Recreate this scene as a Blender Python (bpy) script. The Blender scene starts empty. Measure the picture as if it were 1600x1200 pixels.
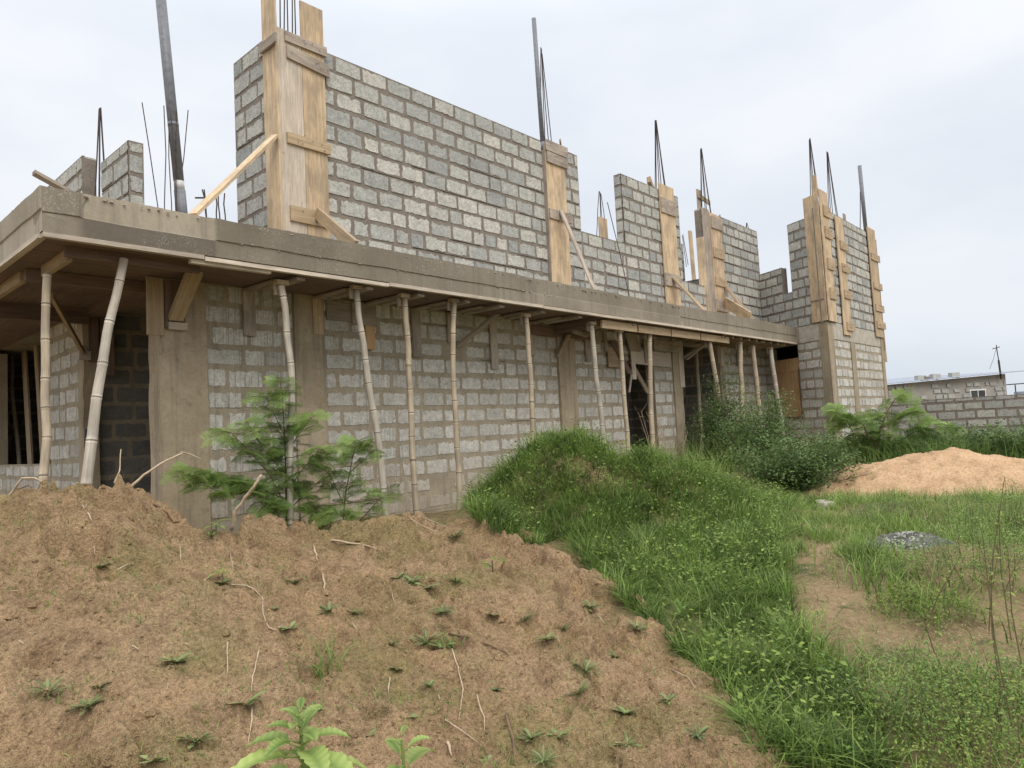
import bpy, math, random
import numpy as np
from mathutils import Vector, Matrix, noise
random.seed(7); rng = np.random.default_rng(7)
SC = bpy.context.scene; COL = SC.collection
# ------------------------------------------------------------------ camera frame
CX, CY, FP = 800., 600., 1110.
V1 = np.array([1818., 620.]); SL = -0.052
a_ = (V1[0]-CX)+(V1[1]-CY)*SL
x2 = -((V1[0]-CX)*-CX + (V1[1]-CY)*(V1[1]-CY-SL*V1[0]) + FP*FP)/a_
V2 = np.array([x2, V1[1]+SL*(x2-V1[0])])
d1 = np.array([V1[0]-CX, V1[1]-CY, FP]); d2 = np.array([V2[0]-CX, V2[1]-CY, FP])
AX = d1/np.linalg.norm(d1); AY = d2/np.linalg.norm(d2); AZ = np.cross(AX, AY)
R = np.array([AX, AY, AZ]); EYE = np.array([0, 0, 1.1])
def ray(px, py): return R @ np.array([px-CX, py-CY, FP])
def onY(px, py, y): r = ray(px, py); return EYE + r*(y-EYE[1])/r[1]
def onX(px, py, x): r = ray(px, py); return EYE + r*(x-EYE[0])/r[0]
def onZ(px, py, z): r = ray(px, py); return EYE + r*(z-EYE[2])/r[2]
def atD(px, py, d): return EYE + ray(px, py)*d/FP
def atR(px, py, rr): r = ray(px, py); return EYE + r*rr/math.hypot(r[0], r[1])
def proj(p):
    v = (np.asarray(p, float)-EYE) @ R
    return CX+FP*v[..., 0]/v[..., 2], CY+FP*v[..., 1]/v[..., 2]
def ss(a, b, x): t = np.clip((x-a)/(b-a), 0, 1); return t*t*(3-2*t)
# ------------------------------------------------------------------ mesh builder
class MB:
    def __init__(s): s.v=[]; s.f=[]; s.t=[]; s.g=[]
    def add(s, vs, fs, tone=.5, g=None):
        b=len(s.v); s.v += [tuple(map(float, p)) for p in vs]
        s.f += [tuple(i+b for i in f) for f in fs]
        s.t += list(tone) if hasattr(tone, '__len__') else [tone]*len(vs)
        s.g += list(g) if g is not None else [(0, 0, 0)]*len(vs)
        return s
    def box(s, x0, x1, y0, y1, z0, z1, tone=.5):
        vs=[(x, y, z) for x in (x0, x1) for y in (y0, y1) for z in (z0, z1)]
        return s.add(vs, [(0,1,3,2),(4,6,7,5),(0,4,5,1),(2,3,7,6),(0,2,6,4),(1,5,7,3)], tone)
    def board(s, p0, p1, w, t, tone=None, n=6, warp=.0):
        """plank from p0 to p1; w, t = full width / thickness vectors"""
        p0=Vector(p0); p1=Vector(p1); w=Vector(w); t=Vector(t); L=(p1-p0).length
        if tone is None: tone=random.random()
        o=(random.random()*50, random.random()*50, random.random()*50)
        vs=[]; gs=[]; fs=[]; W=w.length; T=t.length
        for i in range(n+1):
            k=i/n; c=p0.lerp(p1, k)+t.normalized()*warp*math.sin(k*3.1)
            for a, b in ((-.5,-.5),(.5,-.5),(.5,.5),(-.5,.5)):
                e=random.uniform(-.0015,.0015)
                vs.append(c+w*a+t*b+w.normalized()*e); gs.append((o[0]+k*L, o[1]+a*W, o[2]+b*T))
        for i in range(n):
            for j in range(4):
                q=i*4; fs.append((q+j, q+(j+1)%4, q+4+(j+1)%4, q+4+j))
        fs += [(3,2,1,0), tuple(n*4+j for j in range(4))]
        return s.add(vs, fs, tone, gs)
    def tube(s, pts, rad, n=8, tone=.5, cap=True):
        pts=[Vector(p) for p in pts]; vs=[]; ts=[]; gs=[]; fs=[]; L=0; ref=None
        o=random.random()*50
        for i, p in enumerate(pts):
            d=(pts[min(i+1,len(pts)-1)]-pts[max(i-1,0)]).normalized()
            if i: L+=(p-pts[i-1]).length
            if ref is None: ref=Vector((1,0,0)) if abs(d.x)<.8 else Vector((0,1,0))
            u=(ref-d*ref.dot(d)).normalized(); ref=u; w=d.cross(u)
            r=rad[i] if hasattr(rad,'__len__') else rad
            for k in range(n):
                a=2*math.pi*k/n
                vs.append(p+(u*math.cos(a)+w*math.sin(a))*r); gs.append((o+L, r*math.cos(a), r*math.sin(a)))
                ts.append(tone[i] if hasattr(tone,'__len__') else tone)
        for i in range(len(pts)-1):
            for k in range(n): fs.append((i*n+k, i*n+(k+1)%n, (i+1)*n+(k+1)%n, (i+1)*n+k))
        if cap: fs += [tuple(range(n))[::-1], tuple((len(pts)-1)*n+k for k in range(n))]
        return s.add(vs, fs, ts, gs)
    def build(s, name, mat, parent=None, origin=None, smooth=False):
        o = origin if origin is not None else (parent['org'] if parent is not None else (0,0,0))
        v=np.array(s.v, float).reshape(-1,3)-np.array(o, float)
        return npmesh(name, v, s.f, np.array(s.t), mat, parent, None if parent is not None else o, np.array(s.g), smooth)
def npmesh(name, v, f, tone, mat, parent=None, loc=None, g=None, smooth=False):
    me=bpy.data.meshes.new(name)
    if isinstance(f, np.ndarray):
        k=f.shape[1]; me.vertices.add(len(v)); me.vertices.foreach_set('co', v.astype(np.float32).ravel())
        me.loops.add(f.size); me.loops.foreach_set('vertex_index', f.astype(np.int32).ravel())
        me.polygons.add(len(f)); me.polygons.foreach_set('loop_start', np.arange(0, f.size, k, dtype=np.int32))
        me.polygons.foreach_set('loop_total', np.full(len(f), k, dtype=np.int32)); me.update(calc_edges=True)
    else:
        me.from_pydata(v.tolist(), [], f)
    if tone is not None:
        at=me.attributes.new('tone','FLOAT','POINT'); at.data.foreach_set('value', np.asarray(tone, np.float32))
    if g is not None and len(g):
        at=me.attributes.new('g','FLOAT_VECTOR','POINT'); at.data.foreach_set('vector', np.asarray(g, np.float32).ravel())
    if smooth: me.polygons.foreach_set('use_smooth', np.ones(len(me.polygons), dtype=bool))
    me.materials.append(mat); me.validate(); me.update()
    ob=bpy.data.objects.new(name, me); COL.objects.link(ob)
    if parent is not None: ob.parent=parent
    elif loc is not None: ob.location=tuple(loc)
    return ob
def tag(o, label=None, cat=None, group=None, kind=None):
    if label: o['label']=label
    if cat: o['category']=cat
    if group: o['group']=group
    if kind: o['kind']=kind
    return o
def thing(name, loc, label, cat, group=None):
    o=bpy.data.objects.new(name, None); COL.objects.link(o); o.location=tuple(map(float, loc)); o.empty_display_size=.2
    o['org']=[float(c) for c in loc]
    return tag(o, label, cat, group)
# ------------------------------------------------------------------ materials
class NT:
    def __init__(s, name, rough=.9, spec=.25):
        s.m=bpy.data.materials.new(name); s.m.use_nodes=True; s.t=s.m.node_tree; s.b=s.t.nodes['Principled BSDF']
        s.b.inputs['Roughness'].default_value=rough; s.b.inputs['Specular IOR Level'].default_value=spec
    def n(s, ty, **kw):
        nd=s.t.nodes.new(ty)
        for k, v in kw.items():
            if k in nd.inputs: nd.inputs[k].default_value=v
            else: setattr(nd, k, v)
        return nd
    def l(s, a, b): s.t.links.new(a, b)
    def pos(s): return s.n('ShaderNodeNewGeometry').outputs['Position']
    def attr(s, name, o='Fac'): return s.n('ShaderNodeAttribute', attribute_name=name).outputs[o]
    def map(s, v, sc):
        m=s.n('ShaderNodeMapping'); m.inputs['Scale'].default_value=sc if hasattr(sc,'__len__') else (sc,)*3; s.l(v, m.inputs[0]); return m.outputs[0]
    def noise(s, v, scale, detail=4, rough=.55, dist=0):
        q=s.n('ShaderNodeTexNoise', Scale=scale, Detail=detail, Roughness=rough, Distortion=dist); s.l(v, q.inputs['Vector']); return q.outputs['Fac']
    def ramp(s, f, stops):
        r=s.n('ShaderNodeValToRGB'); e=r.color_ramp.elements
        while len(e)<len(stops): e.new(.5)
        for i, (p, c) in enumerate(stops):
            e[i].position=p; e[i].color=(c if hasattr(c,'__len__') else (c,)*3)[:3]+(1,) if hasattr(c,'__len__') else (c,c,c,1)
        s.l(f, r.inputs[0]); return r.outputs[0]
    def mix(s, f, a, b, bt='MIX'):
        m=s.n('ShaderNodeMix', data_type='RGBA', blend_type=bt)
        for i, x in ((0, f), (6, a), (7, b)):
            if hasattr(x, 'is_linked'): s.l(x, m.inputs[i])
            else: m.inputs[i].default_value = x if not hasattr(x,'__len__') else tuple(x)+(1,)
        return m.outputs[2]
    def math(s, op, a, b=0.):
        m=s.n('ShaderNodeMath', operation=op)
        for i, x in ((0,a),(1,b)):
            if hasattr(x,'is_linked'): s.l(x, m.inputs[i])
            else: m.inputs[i].default_value=x
        return m.outputs[0]
    def bump(s, h, st=.5, d=.01):
        b=s.n('ShaderNodeBump', Strength=st, Distance=d); s.l(h, b.inputs['Height']); s.l(b.outputs[0], s.b.inputs['Normal'])
    def out(s, c): s.l(c, s.b.inputs['Base Color']); return s.m
def mat_block(name, dk, lt, speck=.6, streak=0., dust=None):
    q=NT(name); P=q.pos(); t=q.attr('tone')
    c=q.mix(t, dk, lt)
    n1=q.noise(P, 9, 5, .6); n2=q.noise(P, 70, 3, .7); n3=q.noise(P, 160, 2, .8)
    c=q.mix(1., c, q.ramp(n1, [(.3, .80), (.7, 1.12)]), 'MULTIPLY')
    c=q.mix(speck, c, q.ramp(q.noise(P, 27, 4, .65), [(.34,.68),(.5,1.),(.68,1.14)]), 'MULTIPLY'); c=q.mix(speck, c, q.ramp(n2, [(.33, .35), (.46, .95), (.6, 1.06)]), 'MULTIPLY')
    c=q.mix(speck, c, q.ramp(n3, [(.3, .55), (.45, 1.), (.7, 1.1)]), 'MULTIPLY')
    if streak:
        z=q.n('ShaderNodeSeparateXYZ'); q.l(P, z.inputs[0])
        s1=q.noise(q.map(P, (48, 48, .9)), 1., 3, .6)
        big=q.noise(q.map(P, (.9, .9, .25)), 1., 2, .5)
        m=q.math('MULTIPLY', q.ramp(s1, [(.54, 0.), (.62, 1.)]), q.ramp(big, [(.42, 0.), (.6, 1.)]))
        m=q.math('MULTIPLY', m, streak)
        c=q.mix(m, c, (.17, .15, .125))
    if dust:
        z=q.n('ShaderNodeSeparateXYZ'); q.l(P, z.inputs[0])
        dn=q.math('ADD', q.math('MULTIPLY', z.outputs[2], 1.), q.math('MULTIPLY', q.noise(P, 2.5, 4), .9))
        c=q.mix(q.math('MULTIPLY', q.ramp(q.math('MULTIPLY', dn, .5), [(.3, 1.), (.62, 0.)]), .5), c, dust)
    q.bump(q.math('ADD', n2, q.math('MULTIPLY', n3, .6)), .7, .006)
    return q.out(c)
def mat_noise(name, a, b, sc=3., fine=40., bump=.5, bd=.01, rough=.9, streak=None, tonemul=0., spots=None, white=None, fc=.28):
    q=NT(name, rough); P=q.pos()
    n1=q.noise(P, sc, 6, .62); n2=q.noise(P, fine, 4, .65)
    c=q.mix(q.ramp(n1, [(.3,0.),(.7,1.)]), a, b)
    c=q.mix(1., c, q.ramp(n2, [(.3,1-fc),(.5,1.),(.7,1+fc*.57)]), 'MULTIPLY')
    if tonemul: c=q.mix(1., c, q.ramp(q.attr('tone'), [(0.,1-tonemul),(1.,1+tonemul)]), 'MULTIPLY')
    if streak:
        s1=q.noise(q.map(P, (9,9,.5)), 1., 4, .6); c=q.mix(q.math('MULTIPLY', q.ramp(s1, [(.5,0.),(.68,1.)]), streak[3]), c, streak[:3])
    if spots:
        s2=q.noise(P, spots[4], 3, .7); c=q.mix(q.math('MULTIPLY', q.ramp(s2, [(.58,0.),(.66,1.)]), spots[3]), c, spots[:3])
    if white:
        s3=q.math('MULTIPLY', q.ramp(q.noise(P, 60, 3, .7), [(.55,0.),(.66,1.)]), q.ramp(q.noise(P, 1.7, 3), [(.5,0.),(.66,1.)]))
        c=q.mix(q.math('MULTIPLY', s3, white), c, (.6,.57,.5))
    q.bump(q.math('ADD', n1, n2), bump, bd)
    return q.out(c)
def mat_wood(name, a, b, grey=0., rough=.75, knots=True, tlo=.78):
    q=NT(name, rough); g=q.attr('g','Vector')
    n1=q.noise(q.map(g, (1.3, 26, 26)), 1., 5, .6, .4); n2=q.noise(q.map(g, (5, 160, 160)), 1., 3, .6)
    n3=q.noise(q.map(g, (2.5, 5, 5)), 1., 4, .6)
    c=q.mix(q.ramp(n1, [(.3,0.),(.7,1.)]), a, b)
    c=q.mix(1., c, q.ramp(n2, [(.35,.78),(.6,1.08)]), 'MULTIPLY')
    c=q.mix(1., c, q.ramp(q.attr('tone'), [(0.,tlo),(.35,(.8+tlo)/2+.05),(1.,1.15)]), 'MULTIPLY')
    if grey: c=q.mix(q.math('MULTIPLY', q.ramp(n3, [(.42,0.),(.62,1.)]), grey), c, (.16,.135,.115))
    if knots:
        kn=q.noise(q.map(g, (9, 22, 22)), 1., 1, .5); c=q.mix(q.ramp(kn, [(.77,0.),(.82,.7)]), c, (.10,.06,.03))
    q.bump(q.math('ADD', n1, n2), .35, .004)
    return q.out(c)
def mat_leaf(name, a, b, c3=None, rough=.55, trans=.25, spec=.3):
    q=NT(name, rough, spec); t=q.attr('tone')
    st=[(0., a), (.75 if c3 else 1., b)]+([(1., c3)] if c3 else [])
    c=q.ramp(t, st); c=q.mix(1., c, q.ramp(q.noise(q.pos(), 6, 3), [(.3,.75),(.7,1.2)]), 'MULTIPLY')
    q.out(c)
    tr=q.n('ShaderNodeBsdfTranslucent'); q.l(c, tr.inputs[0]); mx=q.n('ShaderNodeMixShader'); mx.inputs[0].default_value=trans
    q.l(q.b.outputs[0], mx.inputs[1]); q.l(tr.outputs[0], mx.inputs[2]); q.l(mx.outputs[0], q.t.nodes['Material Output'].inputs[0])
    return q.m
M={}
M['block_up']=mat_block('pale_grey_block', (.36,.37,.355), (.58,.565,.505), .8)
M['block_low']=mat_block('whitish_block', (.47,.45,.40), (.67,.64,.58), .7, .55, (.36,.27,.18))
M['block_in']=mat_block('shade_darkened_block', (.17,.165,.15), (.27,.26,.24), .5, .5)  # darker copy of the block colour, with the indoor shade put into it
M['mortar_up']=mat_noise('grey_mortar', (.175,.15,.126), (.265,.228,.19), 5, 50, .6, .012)
M['mortar_low']=mat_noise('tan_mortar', (.30,.255,.185), (.43,.365,.27), 3, 45, .6, .012, streak=(.17,.15,.12,.4))
M['column']=mat_noise('tan_column_concrete', (.32,.26,.175), (.45,.37,.27), 2.2, 30, .22, .005, streak=(.20,.175,.135,.75), spots=(.18,.15,.115,.35,9), fc=.14)
M['slab']=mat_noise('formed_concrete', (.215,.185,.14), (.315,.275,.215), 1.1, 26, .3, .005, streak=(.16,.14,.115,.5), tonemul=.5, white=.5, fc=.10)
M['crust']=mat_noise('mortar_crust', (.38,.34,.28), (.55,.51,.44), 8, 60, .6, .01)
M['wood_new']=mat_wood('new_pine_board', (.53,.385,.235), (.74,.575,.385), .4)
M['wood_old']=mat_wood('weathered_board', (.36,.295,.235), (.52,.445,.37), .5)
M['wood_mid']=mat_wood('used_pine_board', (.40,.29,.17), (.58,.45,.30), .3)
M['wood_pale']=mat_wood('pale_edge_board', (.50,.42,.33), (.66,.58,.48), .25)
M['ply']=mat_wood('shutter_plywood', (.46,.28,.14), (.64,.42,.235), .05)
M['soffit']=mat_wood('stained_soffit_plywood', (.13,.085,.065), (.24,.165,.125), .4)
M['bamboo']=mat_wood('tan_bamboo', (.50,.40,.27), (.64,.54,.40), .35, .6, False, .3)
M['bamboo_pale']=mat_wood('bleached_bamboo', (.54,.475,.385), (.70,.635,.53), .3, .6, False, .3)
M['rebar']=mat_noise('steel_bar', (.035,.03,.03), (.09,.06,.05), 20, 90, .2, .002, .6)
M['pvc']=mat_noise('grey_plastic', (.16,.17,.19), (.21,.22,.24), 2, 20, .03, .001, .4)
M['pvc_white']=mat_noise('pale_plastic', (.5,.5,.5), (.6,.6,.6), 2, 20, .03, .001, .4)
M['tin']=mat_noise('roof_sheet', (.22,.25,.31), (.33,.36,.43), 2, 15, .1, .002, .35)
M['frame_white']=mat_noise('white_frame', (.7,.7,.68), (.8,.8,.78), 2, 15, .1, .002, .5)
M['glass']=mat_noise('dark_pane', (.03,.035,.035), (.06,.065,.06), 2, 15, .02, .002, .15)
M['plaster']=mat_noise('shed_render', (.25,.235,.215), (.38,.36,.33), 1.2, 25, .4, .01)
M['poster_blue']=mat_noise('blue_paper', (.02,.03,.11), (.03,.05,.16), 8, 30, .05, .001, .6)
M['poster_white']=mat_noise('white_paper', (.6,.6,.62), (.75,.75,.76), 8, 30, .05, .001, .6)
M['stem']=mat_noise('green_brown_stem', (.10,.085,.045), (.18,.15,.08), 8, 40, .2, .002)
M['twig']=mat_noise('bleached_twig', (.36,.27,.18), (.55,.44,.32), 12, 60, .3, .003)
M['twig_dark']=mat_noise('brown_root', (.13,.085,.055), (.24,.16,.10), 12, 60, .3, .003)
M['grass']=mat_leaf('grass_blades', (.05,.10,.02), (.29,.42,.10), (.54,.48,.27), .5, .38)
M['drygrass']=mat_leaf('straw', (.30,.21,.12), (.50,.38,.24), None, .8, .1)
M['leaf_dark']=mat_leaf('dark_bush_leaf', (.06,.11,.035), (.21,.31,.10), None, .5, .35)
M['leaf_fern']=mat_leaf('feathery_leaf', (.085,.15,.045), (.36,.50,.15), None, .55, .45)
M['leaf_pale']=mat_leaf('pale_weed_leaf', (.13,.22,.045), (.45,.54,.18), None, .5, .35)
M['leaf_weed']=mat_leaf('rosette_leaf', (.115,.15,.055), (.27,.32,.13))
M['leaf_lime']=mat_leaf('lime_creeper_leaf', (.08,.15,.03), (.28,.36,.07))
def mat_dirt():
    q=NT('fibrous_brown_dirt', .95, .1); P=q.pos()
    n1=q.noise(P, 1.1, 6, .6); n2=q.noise(P, 7, 5, .65, .5); n3=q.noise(P, 60, 4, .7); n4=q.noise(P, 220, 2, .8)
    c=q.mix(q.ramp(n1, [(.3,0.),(.7,1.)]), (.42,.28,.155), (.565,.395,.235))
    c=q.mix(q.ramp(n2, [(.33,.75),(.52,0.)]), c, (.27,.175,.105)); c=q.mix(q.math('MULTIPLY', q.ramp(q.noise(P, 2.4, 5, .6), [(.5,0.),(.68,1.)]), .6), c, (.59,.395,.22))
    c=q.mix(q.math('MULTIPLY', q.ramp(q.noise(P, 1.6, 4, .6), [(.50,0.),(.66,1.)]), .6), c, (.31,.265,.11))
    c=q.mix(1., c, q.ramp(n3, [(.3,.55),(.5,1.),(.72,1.35)]), 'MULTIPLY')
    c=q.mix(1., c, q.ramp(n4, [(.3,.6),(.5,1.),(.7,1.35)]), 'MULTIPLY')
    q.bump(q.math('ADD', q.math('MULTIPLY', n2, 2.), q.math('ADD', n3, q.math('MULTIPLY', n4, .5))), 1., .035)
    return q.out(c)
M['dirt']=mat_dirt()
M['sand']=mat_noise('orange_sand', (.43,.275,.155), (.575,.39,.235), 2.6, 30, .9, .03, .95, spots=(.3,.2,.12,.5,9))
M['ground']=mat_noise('grassy_soil', (.13,.11,.05), (.30,.21,.12), 1.4, 30, .7, .03, .95, spots=(.07,.09,.03,.8,3))
M['ash']=mat_noise('grey_ash_gravel', (.045,.043,.042), (.26,.25,.24), 26, 70, .8, .03, .95)
# ------------------------------------------------------------------ terrain
def base_z(x, y):
    r=np.hypot(x, y); return -.42+.42*ss(2.3, 7.2, r)
crest=[(-330,800,5.2),(-150,790,5.2),(0,782,5.2),(60,768,5.2),(100,756,5.2),(140,748,5.2),(185,756,5.2),(215,775,5.25),(240,796,5.3),(270,815,5.3),
 (300,822,5.3),(340,830,5.3),(400,832,5.5),(460,833,5.6),(540,835,5.8),(600,820,6.0),(640,808,6.1),(680,816,6.1),(720,810,6.2),(760,798,6.3),(790,818,6.2),
 (830,843,6.0),(900,880,5.6),(950,915,5.3),(1000,955,5.0),(1050,1000,4.5),(1100,1050,4.1),(1160,1110,3.7),(1200,1160,3.4),(1300,1290,2.9)]
cp=[atR(*c) for c in crest]
C_PHI=np.array([math.atan2(p[0], p[1]) for p in cp]); C_R=np.array([c[2] for c in crest]); C_Z=np.array([p[2] for p in cp])
C_Z=np.maximum(C_Z, base_z(C_R, 0)+.03); C_Z[-1]=base_z(C_R[-1],0)-.06
C_ZS=np.array([np.sum(C_Z*np.exp(-((C_PHI-a)/.22)**2))/np.sum(np.exp(-((C_PHI-a)/.22)**2)) for a in C_PHI])
C_ZS=np.where(C_PHI>C_PHI[-9], C_Z, C_ZS)
def dirt_z(x, y):
    phi=np.arctan2(x, y); r=np.hypot(x, y)
    rc=np.interp(phi, C_PHI, C_R); zc=np.interp(phi, C_PHI, C_Z); rf=1.4
    zf=base_z(rf, 0)-.05; zs=np.interp(phi, C_PHI, C_ZS)
    t=np.clip((r-rf)/(rc-rf), 0, 1)
    k3=ss(.55,1.,t); front=zf+((zs+(zc-zs)*k3)-zf)*(1-(1-t)**1.25)
    back=zc-.62*(r-rc)-.0
    z=np.where(r<rc, front, back)
    return np.where((phi>C_PHI[-1])|(phi<C_PHI[0]), -2., z)
GM=[tuple(atR(885, 760, 8.2)[:2])+(1.0, 1.0), tuple(atR(1010, 760, 8.3)[:2])+(.72, .95), tuple(atR(800, 760, 7.9)[:2])+(.5, .66), tuple(atR(900,760,7.4)[:2])+(.40,.7)]
def gm_z(x, y):
    z=np.zeros_like(np.asarray(x, float))
    for gx, gy, h, s in GM: z=np.maximum(z, h*np.exp(-((x-gx)**2+(y-gy)**2)/(s*s))*1.0)
    return np.where(z>.012, z+base_z(x, y)-.02, -2.)
SH=tuple(atR(1490, 760, 11.3)[:2])
def sand_z(x, y):
    dx=x-SH[0]; dy=y-SH[1]; ca, sa=math.cos(math.radians(-14)), math.sin(math.radians(-14))
    u=(dx*ca-dy*sa)/1.35; v=(dx*sa+dy*ca)/2.35
    d=np.hypot(u, v); return np.where(d<1, (.50*(1-d**1.35)-.02), -2.)
def terr(x, y):
    return np.maximum(np.maximum(base_z(x, y), dirt_z(x, y)), np.maximum(gm_z(x, y), sand_z(x, y)))
def hit(px, py, step=.03):
    r=ray(px, py); r=r/math.hypot(r[0], r[1]); t=1.5
    while t<40:
        p=EYE+r*t
        if p[2]<=terr(p[0], p[1]): return Vector(p)
        t+=step
    return Vector(EYE+r*40)
def fb(x, y, z, o=4): return noise.fractal(Vector((x, y, z)), 1.0, 2.0, o)
def heightmesh(name, xs, fn, mat, amp, parent=None, pits=(), keep=None):
    X, Y=xs; Z=fn(X, Y); n, m=X.shape
    d=np.zeros(X.size); xf, yf=X.ravel(), Y.ravel()
    for i in range(X.size):
        x, y=xf[i], yf[i]
        d[i]=amp[0]*fb(x*1.3, y*1.3, 1.1, 3)+amp[1]*(1-2*abs(fb(x*4.5, y*4.5, 7.3, 3)))+amp[2]*fb(x*19, y*19, 3.7, 3)
        if len(amp)>3:
            up=min(1,max(0,(math.hypot(x,y)-3.6)/1.2)); n_=fb(x*1.5+3,y*1.5,5.5,4); sN=min(1,max(0,(n_+.05)/.13)); sN=sN*sN*(3-2*sN); n2_=fb(x*3.3+1,y*3.3,8.5,4); s2=min(1,max(0,(n2_-.03)/.10))
            d[i]+=(.25+.75*up)*(-.11*sN-.055*s2)+.05
            mk=fb(x*.9+9, y*.9, 4.4, 2)+amp[4]*max(0,(math.hypot(x,y)-4.0))*max(0,1-max(0,math.atan2(x,y)-.45)*3)+.0
            if mk>.0:
                w1=fb(x*3,y*3,2.2,2)*.25; ds,_=noise.voronoi(Vector((x*4.2+w1,y*4.2-w1,1.7+w1))); e=ds[1]-ds[0]
                d[i]+=min(1,mk*2.2)*amp[3]*(min(1,e/.16)-.75)+amp[5]*fb(x*42, y*42, 9.1, 2)
            else: d[i]+=amp[5]*fb(x*42, y*42, 9.1, 2)
    Z=Z+d.reshape(n, m)
    for px, py, pr, pd in pits:
        Z=Z-pd*np.exp(-(((X-px)**2+(Y-py)**2)/(pr*pr))**2)
    v=np.stack([X.ravel(), Y.ravel(), Z.ravel()], 1)
    ii=np.arange(n*m).reshape(n, m)
    f=np.stack([ii[:-1,:-1].ravel(), ii[1:,:-1].ravel(), ii[1:,1:].ravel(), ii[:-1,1:].ravel()], 1)
    if keep is not None:
        k=keep(X, Y, Z).ravel(); f=f[k[f].any(1)]
    f=f[:, ::-1].copy()
    return npmesh(name, v, f, np.full(len(v), .5), mat, parent, None, None, True)
ph=np.radians(np.concatenate([np.arange(-180, -5, 6.), np.arange(-5, 100, .6), np.arange(100, 181, 6.)])); ph[-1]=ph[0]+2*math.pi
rr=np.concatenate([[.05,.5], np.geomspace(1., 25, 110), np.geomspace(27, 900, 40)])
PH, RR=np.meshgrid(ph, rr, indexing='ij')
def gz(x, y): return base_z(x, y)+.05*np.sin(x*1.7+.6*y)*np.sin(y*1.3-.4*x)*ss(3,6,np.hypot(x,y))*(1-ss(16,25,np.hypot(x,y)))
ground=heightmesh('ground', (RR*np.sin(PH), RR*np.cos(PH)), gz, M['ground'], (.03,.008,.006)); tag(ground, kind='structure')
ph=np.radians(np.arange(-3, 80, .19)); r2=np.arange(1.4, 8.2, .017)
PH, RR=np.meshgrid(ph, r2, indexing='ij')
pits=[]
for px, py, pr, pd in [(135,853,.09,.10),(143,868,.05,.07),(182,812,.10,.12),(210,826,.06,.07),(290,836,.10,.12),(310,822,.07,.07),(262,842,.07,.08),(92,862,.05,.08),(78,866,.03,.06),(24,825,.09,.05),
    (495,855,.05,.06),(515,858,.07,.07),(780,858,.09,.05),(750,838,.08,.06),(325,862,.05,.06),(364,870,.05,.06),(170,912,.05,.05),(62,985,.06,.05),(100,970,.05,.04),(240,965,.05,.05),(640,960,.05,.06),(230,690+230,.04,.05),
    (660,975,.04,.05),(585,1122,.05,.05),(490,1060,.07,.04),(175,1120,.05,.05),(60,1050,.05,.04),(345,1080,.05,.04),(950,985,.1,.04),(700,1000,.06,.05)]:
    h=hit(px, py); pits.append((h.x, h.y, pr, pd*1.5))
dirt=heightmesh('dirt_mound', (RR*np.sin(PH), RR*np.cos(PH)), dirt_z, M['dirt'], (.06,.032,.018,.075,.28,.010), None, pits,
    keep=lambda X, Y, Z: Z>base_z(X, Y)-.12)
tag(dirt, 'long brown dirt mound filling the foreground, dotted with small weeds and twigs', 'dirt mound')
gx, gy=GM[0][:2]
XX, YY=np.meshgrid(np.arange(gx-2.2, gx+3.4, .05), np.arange(gy-2.6, gy+2.4, .05), indexing='ij')
gmo=heightmesh('grass_mound', (XX, YY), lambda x, y: np.where(gm_z(x,y)<-1, base_z(x,y)-.15, gm_z(x, y)), M['ground'], (.05,.02,.008)); tag(gmo, 'earth mound overgrown with green grass beside the building door', 'dirt mound')
XX, YY=np.meshgrid(np.arange(SH[0]-2.6, SH[0]+2.6, .04), np.arange(SH[1]-2.6, SH[1]+2.6, .04), indexing='ij')
sd=heightmesh('sand_heap', (XX, YY), lambda x, y: np.where(sand_z(x,y)<-1, -.25, sand_z(x, y)), M['sand'], (.07,.04,.016)); tag(sd, 'smooth low heap of orange sand on the grass at right', 'sand heap')
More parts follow.
